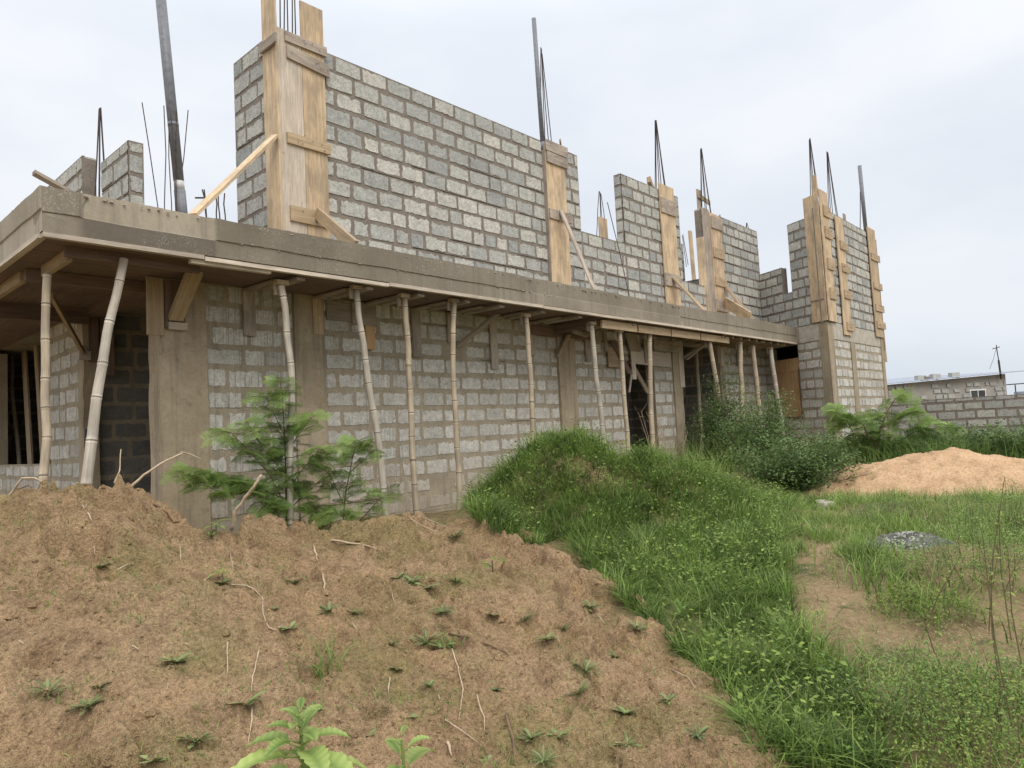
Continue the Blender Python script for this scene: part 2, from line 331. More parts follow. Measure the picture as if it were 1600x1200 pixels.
# ------------------------------------------------------------------ blockwork
COURSE=.25; PITCH=.45
def frame(origin, u, nrm):
    o=Vector(origin); u=Vector(u).normalized(); n=Vector(nrm).normalized(); z=Vector((0,0,1))
    return lambda a, h, d: o+u*a+z*h+n*d
def block_face(mo, bl, P, rects, zb=0., rough=.012, tone=(.2,.9), gapj=.03, openj=0., seed=0, depth=.006, topdepth=None, pitch=PITCH, courseh=COURSE, patch=0., gaph=None):
    """lay courses of blocks over rects [(u0,u1,z0,z1)] on the plane P(u,z,out)"""
    rnd=random.Random(seed); z0=min(r[2] for r in rects); z1=max(r[3] for r in rects)
    c0=int(math.floor((z0-zb)/courseh+1e-6)); c1=int(math.ceil((z1-zb)/courseh-1e-6))
    for c in range(c0, c1):
        za=zb+c*courseh; zt=za+courseh; zm=(za+zt)/2
        iv=sorted((r[0], r[1], max(za, r[2]), min(zt, r[3])) for r in rects if min(zt,r[3])-max(za,r[2])>.04)
        mg=[]
        for r in iv:
            if mg and abs(mg[-1][1]-r[0])<1e-3 and abs(mg[-1][2]-r[2])<1e-3 and abs(mg[-1][3]-r[3])<1e-3: mg[-1]=(mg[-1][0], r[1], r[2], r[3])
            else: mg.append(r)
        for (u0, u1, q0, q1) in mg:
            # mortar panels in front of the recessed core, an 11 mm slot left where a bed joint is open
            u=u0
            while u<u1-1e-6:
                e=min(u1, u+rnd.uniform(.3,1.4)); g=.014 if rnd.random()<openj else 0.
                a=q0+g; vs=[P(u,a,-.03),P(e,a,-.03),P(e,q1,-.03),P(u,q1,-.03),P(u,a,0),P(e,a,0),P(e,q1,0),P(u,q1,0)]
                mo.add(vs, [(4,5,6,7),(0,1,5,4),(1,2,6,5),(2,3,7,6),(3,0,4,7)]); u=e
            top = not any(r[0]<u0+.05<r[1] and r[3]>zt+.05 for r in rects)
            off=(c%2)*pitch*.5+rnd.uniform(-.04,.04); u=u0-off if u1-u0>.35 else u0
            while u<u1-.02:
                L=pitch*rnd.choice((1,1,1,1,1,1,.62,1.05)) if u1-u0>.35 else u1-u0
                a=max(u, u0); e=min(u+L, u1)
                if u1-e<.07: e=u1; L=e-u
                u=u+L
                j=gapj*rnd.uniform(.6,1.3)
                a2=a+(j*.5 if a>u0+1e-3 else .006); e2=e-(j*.5 if e<u1-1e-3 else .006)
                gh=gaph or gapj; b2=q0+gh*rnd.uniform(.35,.75); t2=q1-gh*rnd.uniform(.1,.45)
                if rnd.random()<patch: continue
                if e2-a2<.05 or t2-b2<.05: continue
                R_=rough*rnd.uniform(.5,1.4); pts=[]
                nL=max(3, int((e2-a2)/.032)); nH=5
                cr=rnd.uniform(.006,.02)
                ph1=rnd.uniform(0,9); 
                for k in range(nL): 
                    s=k/nL; w=abs(noise.noise(Vector((s*4+ph1, ph1, c))))*R_*2+rnd.uniform(0,R_*.5); pts.append((a2+(e2-a2)*s+(cr if k==0 else 0), b2+w*.7+(cr*.3 if k==0 else 0)))
                for k in range(nH): s=k/nH; pts.append((e2-rnd.uniform(0,R_)-(cr*.3 if k==0 else 0), b2+(t2-b2)*s+(cr if k==0 else 0)))
                for k in range(nL):
                    s=k/nL; w=abs(noise.noise(Vector((s*4+ph1+20, ph1, c))))*R_*2.6+abs(noise.noise(Vector((s*14+ph1, ph1+5, c))))*R_*1.3+rnd.uniform(0,R_*.35); pts.append((e2-(e2-a2)*s-(cr if k==0 else 0), t2-w-(cr*.3 if k==0 else 0)))
                for k in range(nH): s=k/nH; pts.append((a2+rnd.uniform(0,R_)+(cr*.3 if k==0 else 0), t2-(t2-b2)*s-(cr if k==0 else 0)))
                n=len(pts); dd=depth*rnd.uniform(.5,1.4); mu=sum(p[0] for p in pts)/n; mz=sum(p[1] for p in pts)/n
                tn=min(1, max(0, rnd.gauss((tone[0]+tone[1])/2, (tone[1]-tone[0])/2.6)))
                tilt=rnd.uniform(-.004,.004)
                fr=[P(mu+(p[0]-mu)*.985, mz+(p[1]-mz)*.97, dd+tilt*(p[0]-mu)*3) for p in pts]; bk=[P(p[0], p[1], -.003) for p in pts]
                bl.add(fr+bk, [tuple(range(n))]+[(k, n+k, n+(k+1)%n, (k+1)%n) for k in range(n)], tn)
                if top and topdepth and t2>b2:
                    hh=q1+rnd.uniform(-.012,.006); bl.add([P(a2,q1-.06,-.004),P(e2,q1-.06,-.004),P(e2,hh,-.004),P(a2,hh,-.004),P(a2,q1-.06,-topdepth),P(e2,q1-.06,-topdepth),P(e2,hh,-topdepth),P(a2,hh,-topdepth)],
                        [(0,1,2,3),(5,4,7,6),(3,2,6,7),(4,0,3,7),(1,5,6,2)], tn)
def core(mo, P, rects, th, top=.03):
    for (u0,u1,z0,z1) in rects:
        b=-.03; c=-th; t=z1-top
        vs=[P(u0,z0,b),P(u1,z0,b),P(u1,t,b),P(u0,t,b),P(u0,z0,c),P(u1,z0,c),P(u1,t,c),P(u0,t,c)]
        mo.add(vs, [(0,1,2,3),(5,4,7,6),(1,0,4,5),(3,2,6,7),(0,3,7,4),(2,1,5,6)])
D=8.02; XS=3.1; SB=3.0; ST=3.40          # facade plane, side wall plane, slab bottom / top
B=thing('unfinished_building', (XS, D, 0), 'two storey unfinished grey block building with bare columns and a raw concrete slab', 'building')
def wall(name, P, rects, th, kw, mats, ends=()):
    mo, bl=MB(), MB(); core(mo, P, rects, th, kw.pop('coretop', .03)); block_face(mo, bl, P, rects, **kw)
    for (PE, er, ekw) in ends: block_face(mo, bl, PE, er, **ekw)
    w=mo.build(name, M[mats[0]], B); b=bl.build('block_courses', M[mats[1]], w, origin=B['org']); return w
UP=dict(rough=.018, tone=(.1,.9), gapj=.036, openj=.16, topdepth=.17, depth=.009)
LOW=dict(rough=.019, tone=(.25,.95), gapj=.036, gaph=.058, openj=.05, depth=.007, patch=.012)
PF=frame((0, D, 0), (1,0,0), (0,-1,0)); PS=frame((XS,0,0), (0,-1,0), (-1,0,0))
PSp=lambda x: frame((x, 0, 0), (0,-1,0), (-1,0,0))
# ground floor front wall
for i,rc in enumerate([(3.62,4.74,0,3.0),(5.17,10.02,0,3.0),(10.52,12.15,0,3.0),(12.15,13.32,2.4,3.0),(13.32,14.1,0,3.0),(16.62,19.3,0,3.0)]): wall('front_wall', PF, [rc], .2, dict(seed=3+100*i, **LOW), ('mortar_low','block_low'))
# side wall facing left: pier, window with sill, rest   (u = -y)
for i,rc in enumerate([(-12.0,-10.68,0,2.97),(-15.2,-12.0,0,.97),(-18,-15.2,0,2.97)]): wall('side_wall', PS, [rc], .17, dict(seed=5+100*i, **LOW), ('mortar_low','block_low'))
PI=frame((0,10.62,0),(1,0,0),(0,-1,0))
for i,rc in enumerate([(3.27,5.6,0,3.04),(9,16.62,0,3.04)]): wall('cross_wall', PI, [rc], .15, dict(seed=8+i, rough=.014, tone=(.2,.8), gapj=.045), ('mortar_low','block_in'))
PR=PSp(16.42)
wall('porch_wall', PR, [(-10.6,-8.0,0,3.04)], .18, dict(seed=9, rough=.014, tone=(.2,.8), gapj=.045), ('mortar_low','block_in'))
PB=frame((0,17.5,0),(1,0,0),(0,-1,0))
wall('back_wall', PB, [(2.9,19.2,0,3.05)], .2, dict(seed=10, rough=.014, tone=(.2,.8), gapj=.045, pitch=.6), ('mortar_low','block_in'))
def prism(P, u0, u1, z0, z1, d0, d1, name, m, par=None, lab=None):
    mb=MB(); vs=[P(u,z,d) for u in (u0,u1) for d in (d0,d1) for z in (z0,z1)]
    mb.add(vs, [(0,1,3,2),(4,6,7,5),(0,4,5,1),(2,3,7,6),(0,2,6,4),(1,5,7,3)]); o=mb.build(name, M[m], par or B)
    if lab: o['label']=lab
    return o
def col(x0, x1, y0, y1, z0, z1, name='concrete_column', m='column', lab=None):
    mb=MB(); nz=14
    pts=[]; 
    ring=[(x0,y0),((x0+x1)/2,y0),(x1,y0),(x1,y1),(x0,y1)]
    vs=[]; fs=[]
    for i in range(nz+1):
        z=z0+(z1-z0)*i/nz
        for x, y in ring: vs.append((x+random.uniform(-.008,.008), y+random.uniform(-.005,.005), z))
    n=5
    for i in range(nz):
        for k in range(n): fs.append((i*n+k, i*n+(k+1)%n, (i+1)*n+(k+1)%n, (i+1)*n+k))
    fs += [tuple(range(n))[::-1], tuple(nz*n+k for k in range(n))]
    mb.add(vs, fs); o=mb.build(name, M[m], B)
    if lab: o['label']=lab
    return o
col(3.1,3.62,7.985,8.3,0,2.99); col(4.74,5.17,7.985,8.25,0,2.99); col(10.02,10.52,7.97,8.25,0,2.99); col(14.1,14.47,7.985,8.3,0,2.99)
col(16.38,16.62,7.985,8.2,0,2.99); col(3.085,3.27,10.47,10.68,0,2.99)
prism(PF, 3.12, 19.2, -.5, -.004, -.2, .004, 'wall_footing', 'mortar_low')
# slab, beams
def strip(p0, p1, z0, z1, zmid, out, nseg, tones, steps, seed):
    """board marked slab edge: two lifts with seam, vertical shutter joints and a ragged top"""
    rnd=random.Random(seed); mb=MB(); p0=Vector(p0); p1=Vector(p1); o=Vector(out); n=nseg
    rows=[z0, zmid-.006, zmid+.004, (zmid+z1)/2, z1]
    vs=[]; fs=[]; ts=[]
    for i in range(n+1):
        k=i/n; p=p0.lerp(p1, k); sgi=max(j for j, s in enumerate(steps) if s<=k+1e-6); w=noise.noise(Vector((k*26, seed, 0)))*.006
        for j, z in enumerate(rows):
            d=w+(.012 if j>=2 else .0)*(-1 if sgi%2 else 1)+(.004 if j==0 else 0)
            zz=z+(noise.fractal(Vector((k*21, seed+5.37, .41)),1.,2.13,5)*.013+rnd.uniform(-.003,.003) if j==4 else 0)+(noise.noise(Vector((k*30, seed+2, 0)))*.012 if j in (1,2) else 0)
            q=p+o*d; vs.append((q.x,q.y,zz)); ts.append(tones[sgi][0 if j<2 else 1])
        q=p-o*.35; vs.append((q.x,q.y,rows[-1]-.02)); ts.append(.5); q=p-o*.2; vs.append((q.x,q.y,z0)); ts.append(.3)
    m=7
    for i in range(n):
        for j in range(5): fs.append((i*m+j, (i+1)*m+j, (i+1)*m+j+1, i*m+j+1))
        fs.append((i*m+6, (i+1)*m+6, (i+1)*m, i*m))
    fs += [(0,1,2,3,4,5,6)[::-1], tuple(n*m+j for j in range(7))]
    mb.add(vs, fs, ts); return mb
X0S, XE, Y0S=1.735, 18.66, 6.9
jx=[onY(px, 330, Y0S)[0] for px in (355,)]; steps=[0,.017,(3.25-X0S)/(XE-X0S),(7.95-X0S)/(XE-X0S),(12.6-X0S)/(XE-X0S)]
sl=strip((X0S,Y0S,0),(XE,Y0S,0),SB,ST,3.17,(0,-1,0),420,[(.4,.4),(.05,.85),(.35,.30),(.5,.40),(.55,.45)],steps,11).build('slab_front_edge', M['slab'], B)
strip((X0S,20,0),(X0S,Y0S,0),SB,ST,3.2,(-1,0,0),200,[(.95,.75)],[0],12).build('slab_side_edge', M['slab'], B)
mb=MB(); mb.box(X0S+.18,19.1,Y0S+.18,17.9,SB+.012,ST-.015); mb.box(X0S+.18,3.3,17.9,19.9,SB+.012,ST-.015); mb.build('floor_slab', M['slab'], B)
mb=MB()
for i in range(260):     # crusty mortar droppings along the slab lip and seam
    k=random.random(); x=X0S+.3+(XE-X0S-.4)*k; up=random.random()<.6
    z=ST-.03+random.uniform(-.02,.006) if up else 3.172+random.uniform(-.012,.012); s=random.uniform(.004,.013)
    if not up and not (3.3<x<9 or x>13): continue
    y=Y0S-.012+random.uniform(-.006,.006); L=s*random.uniform(1,4)
    mb.box(x, x+L, y-s*.35, y+.02, z-s*.3, z+s*.3)
mb.build('mortar_crust', M['crust'], B)['kind']='stuff'
# upper walls
Z2=ST-.02; CW=(6.38-Z2)/12
UPK=dict(zb=Z2, courseh=CW); 
def upk(seed, **k): d=dict(UP); d.update(UPK); d['seed']=seed; d.update(k); return d
XW=4.6
PW=PSp(XW)
wall('upper_wall', PF, [(XW+.2,11.0,Z2,6.38)], .17, upk(21), ('mortar_up','block_up'))
wall('upper_wall', PW, [(-9.12,-8.02,Z2,6.38)], .17, upk(22, openj=.05), ('mortar_up','block_up'))
P3=PSp(12.5); h3=Z2+CW*6; 
wall('upper_wall', PF, [(11.0,12.5,Z2,Z2+CW*6)], .17, upk(23), ('mortar_up','block_up'))
wall('upper_wall', PF, [(12.5,14.9,Z2,6.38)], .17, upk(24), ('mortar_up','block_up'),
     ends=[(frame((12.494,0,0),(0,-1,0),(-1,0,0)), [(-8.19,-8.02,Z2+CW*6,6.38)], upk(25, topdepth=None, openj=0))])
wall('upper_wall', PF, [(14.9,16.0,Z2,Z2+CW*4)], .17, upk(26), ('mortar_up','block_up'))
wall('upper_wall', PF, [(16.0,19.3,Z2,6.32)], .17, upk(27), ('mortar_up','block_up'))
# walls standing behind, seen over the low parts
P5=PSp(15.6)
wall('upper_wall', frame((0,10.6,0),(1,0,0),(0,-1,0)), [(10.0,17,Z2,Z2+CW*4)], .17, upk(28), ('mortar_up','block_up'))
wall('upper_wall', PSp(17.3), [(-10.4,-8.3,Z2,Z2+CW*6)], .17, upk(29, topdepth=.17), ('mortar_up','block_up'))
wall('upper_wall', frame((0,9.2,0),(1,0,0),(0,-1,0)), [(15.8,17.2,Z2,Z2+CW*10)], .17, upk(30), ('mortar_up','block_up'))
# roof level walls at the far left
wall('upper_wall', PSp(3.1), [(-12.3,-10.45,Z2,5.1)], .17, upk(31), ('mortar_up','block_up'))
wall('upper_wall', PSp(3.1), [(-9.72,-8.8,Z2,4.78)], .17, upk(32), ('mortar_up','block_up'),
     ends=[(frame((0,8.794,0),(1,0,0),(0,-1,0)), [(3.1,3.27,Z2,4.78)], upk(33, topdepth=None, openj=0))])
wall('upper_wall', PSp(3.35), [(-10.45,-9.72,Z2,4.9)], .12, upk(34), ('mortar_up','block_up'))
q0=onX(303,282,4.6)
wall('upper_wall', PSp(4.6), [(-12.6,-11.2,Z2,Z2+CW*5+.02)], .17, upk(35), ('mortar_up','block_up'),
     ends=[(frame((0,11.194,0),(1,0,0),(0,-1,0)), [(4.6,4.77,Z2,Z2+CW*5)], upk(36, topdepth=None, openj=0))])
# bay (splayed side + front)
A0=Vector((19.2,8.02,0)); A1=Vector((18.2,5.95,0)); du=(A1-A0).normalized(); nn=Vector((du.y,-du.x,0))
if nn.x>0: nn=-nn
PT=frame(A0, du, nn); LS=(A1-A0).length
wall('bay_side_wall', PT, [(0,.26,0,2.97),(.26,1.24,0,1.05),(1.24,2.02,0,2.97)], .2, dict(seed=41, **{**LOW,'rough':.013}), ('mortar_low','block_low'))
wall('bay_side_wall', PT, [(0,.88,Z2,5.07),(.88,1.2,Z2,4.35),(1.2,LS-.02,Z2,6.16)], .17, upk(42, zb=Z2, openj=.05), ('mortar_up','block_up'))
PTF=frame((0,5.95,0),(1,0,0),(0,-1,0)); XR=22.75
wall('bay_front_wall', PTF, [(18.5,XR-.25,0,2.97)], .2, dict(seed=43, **LOW), ('mortar_low','block_low'))
wall('bay_front_wall', PTF, [(18.22,XR-.1,Z2,6.32)], .17, upk(44, openj=.12), ('mortar_up','block_up'))
prism(PT, 0, LS-.2, 2.97, Z2, -.2, .015, 'ring_beam', 'crust'); prism(PTF, 18.47, XR, 2.97, Z2, -.2, .015, 'ring_beam', 'crust')
mb=MB(); q=[A1+nn*.02-du*.28, A1+nn*.02, Vector((18.5,5.93,0)), Vector((18.5,6.3,0))]
mb.add([(p.x,p.y,z) for z in (0,Z2) for p in q], [(0,1,5,4),(1,2,6,5),(2,3,7,6),(3,0,4,7),(4,5,6,7)]); mb.build('concrete_column', M['column'], B)
col(19.75,20.1,5.92,6.2,0,2.96); col(XR-.25,XR,5.92,6.2,0,Z2)
mb=MB(); mb.box(18.6,XR,6.1,12,SB+.01,ST-.03); mb.build('floor_slab', M['slab'], B)
mb=MB(); mb.box(XR-.18,XR-.01,6.2,12.0,0,3.2); mb.box(19.0,XR-.2,12.0,12.2,0,3.2); mb.build('bay_back_wall', M['mortar_up'], B)
# window in the bay: plywood shutter in a dark frame, open at the top
w=MB(); th=Vector(nn)
def pbd(mb, P, a, b, wdir, wd, th_, d, tone=None):
    p0=P(a[0],a[1],d); p1=P(b[0],b[1],d); nrm=(P(0,0,1)-P(0,0,0)); 
    wv=Vector(P(wdir[0],wdir[1],0))-Vector(P(0,0,0)); mb.board(p0,p1,wv.normalized()*wd,nrm*th_,tone)
win=MB(); pbd(win, PT, (.75,1.07),(.75,2.28),(1,0),.92,.018,-.055); wo=win.build('plywood_shutter', M['ply'], B)
win=MB(); pbd(win, PT, (.745,2.285),(.745,2.62),(1,0),.9,.018,-.06,.95); win.build('plywood_shutter', M['ply'], B)
win=MB(); pbd(win, PT, (.275,1.03),(.275,2.4),(1,0),.05,.12,-.05,0); pbd(win, PT, (1.225,1.03),(1.225,2.35),(1,0),.05,.12,-.05,0); pbd(win, PT, (.3,1.055),(1.2,1.055),(0,1),.05,.12,-.05,0)
win.build('window_frame', M['soffit'], B)
# reinforcing bars
def cluster(x, y, z0, z1, n, sp, meet=True, tilt=(0,0), r=.009, label=None, open_=0):
    root=bpy.data.objects.new('rebar_cluster', None); COL.objects.link(root); root.parent=B; root.location=Vector((x,y,z0))-Vector(B['org']); root['org']=[x,y,z0]
    if label: root['label']=label
    for i in range(n):
        a=2*math.pi*(i+.3)/n; bx, by=sp*math.cos(a)*.9, sp*math.sin(a)*.9
        k=.12 if meet else 1+open_
        h=z1*random.uniform(.93,1.0) if not meet else z1*random.uniform(.97,1)
        tx, ty=bx*k+tilt[0]*(h), by*k+tilt[1]*h
        pts=[(x+bx,y+by,z0-.3)]+[(x+bx+(tx-bx)*s**(.9 if meet else 1.2), y+by+(ty-by)*s**(.9 if meet else 1.2), z0+h*s) for s in (0,.25,.5,.72,.85,1)]
        mb=MB(); mb.tube(pts, r, 5); mb.build('rebar', M['rebar'], root)
cluster(3.2,10.05,4.3,1.35,5,.09,True)
for px,py in ((132,0),):
    cluster(2.95,9.9,Z2,.75,3,.12,False)
def bar(px0, py0, px1, py1, Y, r=.009):
    a=onY(px0,py0,Y); b=onY(px1,py1,Y); return Vector(a), Vector(b)
def barcluster(Y, prs, r=.009):
    a=onY(*prs[0][:2], Y); root=bpy.data.objects.new('rebar_cluster', None); COL.objects.link(root); root.parent=B; root['org']=[float(c) for c in a]; root.location=Vector(a)-Vector(B['org'])
    for i, (x0,y0,x1,y1) in enumerate(prs):
        p=Vector(onY(x0,y0,Y+.05*(i%3))); q=Vector(onY(x1,y1,Y+.05*(i%3))); d=(p-q); m_=p.lerp(q,.5)+Vector((random.uniform(-.02,.02),0,0))
        mb=MB(); mb.tube([p+d.normalized()*.35, p, m_, q], r, 5); mb.build('rebar', M['rebar'], root)
barcluster(7.25, [(245,312,222,160),(257,315,256,165),(268,318,264,174),(274,318,267,178),(276,318,276,174),(277,320,294,172)], .0052)
barcluster(9.0, [(321,330,316,296),(322,330,319,296),(338,333,337,303),(343,334,341,306),(352,337,351,302)])
hb=MB(); hb.tube([onY(305,309,9.),onY(324,309,9.)], .012, 5); hb.build('stub_bar', M['rebar'], B)
barcluster(8.15, [(438,52,436,-60),(444,52,442,-60),(450,54,447,-60),(457,55,453,-60),(462,56,458,-60)])
barcluster(8.12, [(846,225,845,74),(852,228,846,76),(858,232,846,80),(863,235,847,84)])
cluster(14.3,8.12,6.35,1.75,6,.15,True,(-.005,0),.010); cluster(16.5,8.12,6.25,1.75,6,.15,True,(-.02,0),.010)
barcluster(9.6, [(933,356,936,299),(938,356,937,299),(942,356,938,301),(946,356,939,303)],.009)

barcluster(7.6, [(985,470,949,316)],.008)
cluster(18.45,6.1,6.4,1.75,5,.13,True,(-.02,0),.010); cluster(19.6,6.05,6.3,1.8,5,.13,True,(-.03,0),.010)
cluster(18.9,8.12,6.3,.22,3,.06,True)
barcluster(9.6, [(1072,395,1067,366),(1070,398,1066,368)])
barcluster(5.95, [(1344,352,1344,300)], .012)
# ------------------------------------------------------------------ plastic pipes
def pipe(p0, p1, r, label, collar=None):
    t=thing('plastic_pipe', p0, label, 'pipe', 'grey plastic pipes sticking up from the columns')
    p0=Vector(p0); p1=Vector(p1); mb=MB()
    if collar:
        d=(p1-p0); k=collar; mb.tube([p0,p0+d*k[0]], r*1.08, 12); mb.tube([p0+d*k[1],p1], r, 12); mb.build('pipe_wall', M['pvc'], t, smooth=True)
        c=MB(); c.tube([p0+d*k[0],p0+d*k[1]], r*.98, 12); c.build('pale_joint', M['pvc_white'], t, smooth=True)
        c=MB(); c.tube([p0+d*k[2],p0+d*(k[2]+.015)], r*1.04, 12); c.build('socket', M['pvc'], t, smooth=True)
    else:
        mb.tube([p0,p1], r, 12); mb.build('pipe_wall', M['pvc'], t, smooth=True)
        c=MB(); c.tube([p0,p0+(p1-p0)*.06], r*1.15, 12); c.build('socket', M['pvc'], t, smooth=True)
pb=onY(286,322,7.35); pt_=onY(247,-45,7.35); pipe((pb[0],7.35,ST-.05),(pt_[0],7.35,pt_[2]),.052,'thick grey plastic pipe with a pale joint, above the left end of the slab',(.155,.19,.40))
pb=onY(847,226,8.0); pt_=onY(834,29,8.0); pipe((pb[0]+.02,8.0,6.2),(pt_[0],8.0,pt_[2]),.042,'tall grey plastic pipe beside the rebars at the right end of the big wall')
pb=onY(1353,362,5.99); pt_=onY(1343,259,5.99); pipe((pb[0],5.99,6.2),(pt_[0],5.99,pt_[2]),.055,'short grey plastic pipe leaning over the right end of the building')
# ------------------------------------------------------------------ column formwork
GF='plank shutters nailed round the upper columns'
def fw(loc, label): return thing('column_formwork', loc, label, 'formwork', GF)
def bpart(t, name, mat, p0, p1, w, th, tone=None, warp=0.):
    mb=MB(); mb.board(p0,p1,w,th,tone,6,warp); return mb.build(name, M[mat], t)
EX=Vector((1,0,0)); EY=Vector((0,1,0)); EZ=Vector((0,0,1))
def fboard(t, mat, x0, x1, z0, z1, y, name='panel_board', tone=None, th=.025): return bpart(t, name, mat, ((x0+x1)/2,y,z0),((x0+x1)/2,y,z1), EX*(x1-x0), EY*th, tone)
def cleat(t, mat, x0, x1, z, y, h=.1, tone=None, th=.03, tilt=0.): 
    b=bpart(t, 'cleat', mat, (x0,y,z-tilt),(x1,y,z+tilt), EZ*h, EY*th, tone)
    nl=MB()
    for i in range(int(4+random.random()*4)):
        x=random.uniform(x0+.03,x1-.03); zz=z+random.uniform(-.35,.35)*h; nl.tube([(x,y-th/2+.01,zz),(x+random.uniform(-.01,.01),y-th/2-.02,zz+random.uniform(-.02,.02))], .0035, 4)
    nl.build('nail', M['rebar'], b, origin=t['org'])
def brace(t, mat, p0, p1, w=.1, th=.03, side=None, tone=None):
    p0=Vector(p0); p1=Vector(p1); d=(p1-p0).normalized(); s=Vector(side or (1,0,0)); a=(s-d*s.dot(d)).normalized(); b=d.cross(a)
    return bpart(t, 'brace', mat, p0, p1, a*w, b*th, tone)
y1=D-.03-.0125; y2=y1-.0125-.016
t=fw((4.95,D,ST),'tallest column shutter of yellow and grey planks at the left corner of the big wall')
fboard(t,'wood_pale',4.592,4.955,ST,6.42,y1,tone=.75); fboard(t,'wood_new',4.96,5.30,ST,6.92,y1,tone=.45)
bpart(t,'side_board','wood_new',(XW-.025,D+.07,ST),(XW-.025,D+.07,7.4),EY*.33,EX*.028,.75)
cleat(t,'wood_old',4.71,5.33,6.33,y2,.13,.7); cleat(t,'wood_old',4.73,5.36,6.10,y2,.17,.7,tilt=-.03); cleat(t,'wood_mid',4.70,5.34,4.98,y2,.14,.6); cleat(t,'wood_mid',4.71,5.26,4.0,y2,.2,.5)
brace(t,'wood_new',(4.54,7.97,4.96),(3.05,6.97,ST+.01),.035,.09,(0,0,1),.8)
brace(t,'wood_mid',(5.08,y2-.03,4.06),(5.0,7.0,ST+.01),.05,.14,(1,0,0),.6)
bpart(t,'brace','wood_new',(4.55,7.75,ST+.02),(4.6,7.9,ST+.2),EX*.06,EZ*.04)
bpart(t,'cleat','wood_old',(4.53,8.25,6.2),(4.53,7.85,6.2),EZ*.12,EX*.03)
bpart(t,'cleat','soffit',(5.3,y2,6.33),(5.3,8.2,6.33),EZ*.1,EX*.05)
t=fw((10.2,D,ST),'single plank column shutter with a long grey brace at the right of the big wall')
fboard(t,'wood_new',9.93,10.52,ST,6.36,y1,tone=.8); cleat(t,'wood_old',9.95,10.6,6.30,y2,.2,.7); cleat(t,'wood_old',9.97,10.58,6.08,y2-.004,.2,.5)
cleat(t,'wood_old',9.96,10.62,5.02,y2,.18,.8); cleat(t,'wood_mid',9.96,10.56,3.5,y2,.16,.5); brace(t,'wood_old',(10.28,y2-.02,5.12),(9.93,7.02,ST),.10,.03,(1,0,0),.8)
bpart(t,'brace','wood_mid',(10.3,7.6,ST+.05),(10.05,7.02,ST+.02),EX*.1,EZ*.05); bpart(t,'cleat','wood_old',(10.4,7.95,6.5),(10.75,8.2,6.5),EZ*.05,EY*.04)
bpart(t,'side_board','wood_old',(9.915,8.0,ST),(9.915,8.0,6.3),EY*.12,EX*.02,.0)
t=fw((14.3,D,ST),'plank column shutter with a speckled cleat on the narrow middle wall')
fboard(t,'wood_new',13.97,14.62,ST,6.5,y1,tone=.75); cleat(t,'wood_old',13.98,14.66,6.0,y2,.34,.8); cleat(t,'wood_old',13.95,14.66,4.3,y2,.28,.9); cleat(t,'wood_new',13.9,14.85,3.48,y2,.14,.9)
brace(t,'wood_mid',(14.3,y2-.02,4.35),(14.0,7.05,ST),.16,.03,(1,0,0),.3); bpart(t,'cleat','wood_mid',(13.6,8.0,6.5),(14.25,8.3,6.5),EZ*.12,EY*.1); bpart(t,'cleat','wood_mid',(14.66,8.05,6.3),(14.85,8.3,6.35),EZ*.14,EY*.05)
t=fw((16.4,D,ST),'plank column shutter with a grey side board and two long braces before the bay')
fboard(t,'wood_old',15.98,16.33,ST,6.34,y1,tone=.6); fboard(t,'wood_new',16.35,16.95,ST,6.28,y1-.004,tone=.6)
for z, h in ((6.05,.3),(5.28,.25),(4.55,.22),(3.95,.3)): cleat(t,'wood_old' if z>6 or z<4 else 'wood_mid',16.38,17.0,z,y2-.004,h,.7)
brace(t,'wood_new',(16.75,y2-.03,4.05),(16.1,7.0,ST+.06),.26,.03,(0,0,1),.7); brace(t,'wood_mid',(16.9,y2-.02,4.45),(16.35,7.05,ST),.06,.05,(1,0,0),.5); brace(t,'wood_old',(17.0,y2-.02,4.45),(16.5,7.05,ST),.05,.05,(1,0,0),.5)
bpart(t,'side_board','wood_new',(15.955,8.06,ST),(15.955,8.06,5.6),EY*.2,EX*.02); bpart(t,'side_board','wood_old',(16.42,8.25,6.0),(16.42,8.25,6.95),EX*.2,EY*.025,.9); bpart(t,'cleat','wood_mid',(16.3,8.22,6.78),(16.95,8.22,6.7),EZ*.12,EY*.03,.0); bpart(t,'cleat','wood_old',(16.9,7.95,6.3),(17.4,8.2,6.32),EZ*.05,EY*.04)
t=fw((18.3,5.95,ST),'corner plank shutter of two new yellow boards on the splayed bay corner')
def sb(u0,u1,z0,z1,d,nm,mt,tone): mb=MB(); pbd(mb,PT,((u0+u1)/2,z0),((u0+u1)/2,z1),(1,0),u1-u0,.025,d,tone); return mb.build(nm,M[mt],t)
sb(LS-.45,LS+.03,3.42,6.62,.03,'panel_board','wood_new',.55); sb(LS-.45,LS+.0,3.95,3.98,.045,'cleat','wood_old',.0)
fboard(t,'wood_new',18.16,18.72,3.40,6.72,5.90,tone=.7)
for z in (6.2,5.65,4.85,4.1): cleat(t,'wood_mid',18.3,18.82,z,5.87,.28,.7)
mb=MB(); pbd(mb,PT,(LS-.05,6.5),(LS-.05,7.1),(1,0),.16,.02,.02); mb.build('panel_board',M['wood_new'],t)
t=fw((19.6,5.95,3.1),'narrow plank shutter in the middle of the bay front wall')
fboard(t,'wood_new',19.22,19.82,3.12,6.25,5.90,tone=.7)
for z in (5.5,4.9,4.2,3.35): cleat(t,'wood_mid',19.4,20.0,z,5.87,.22,.7)
t=fw((22.5,5.95,3.1),'plank shutter hanging on the far right corner of the building')
fboard(t,'wood_mid',22.0,22.72,3.25,6.45,5.90,tone=.8)
for z in (5.6,4.75,4.1,3.6): cleat(t,'wood_mid',22.1,22.9,z,5.87,.2,.7)
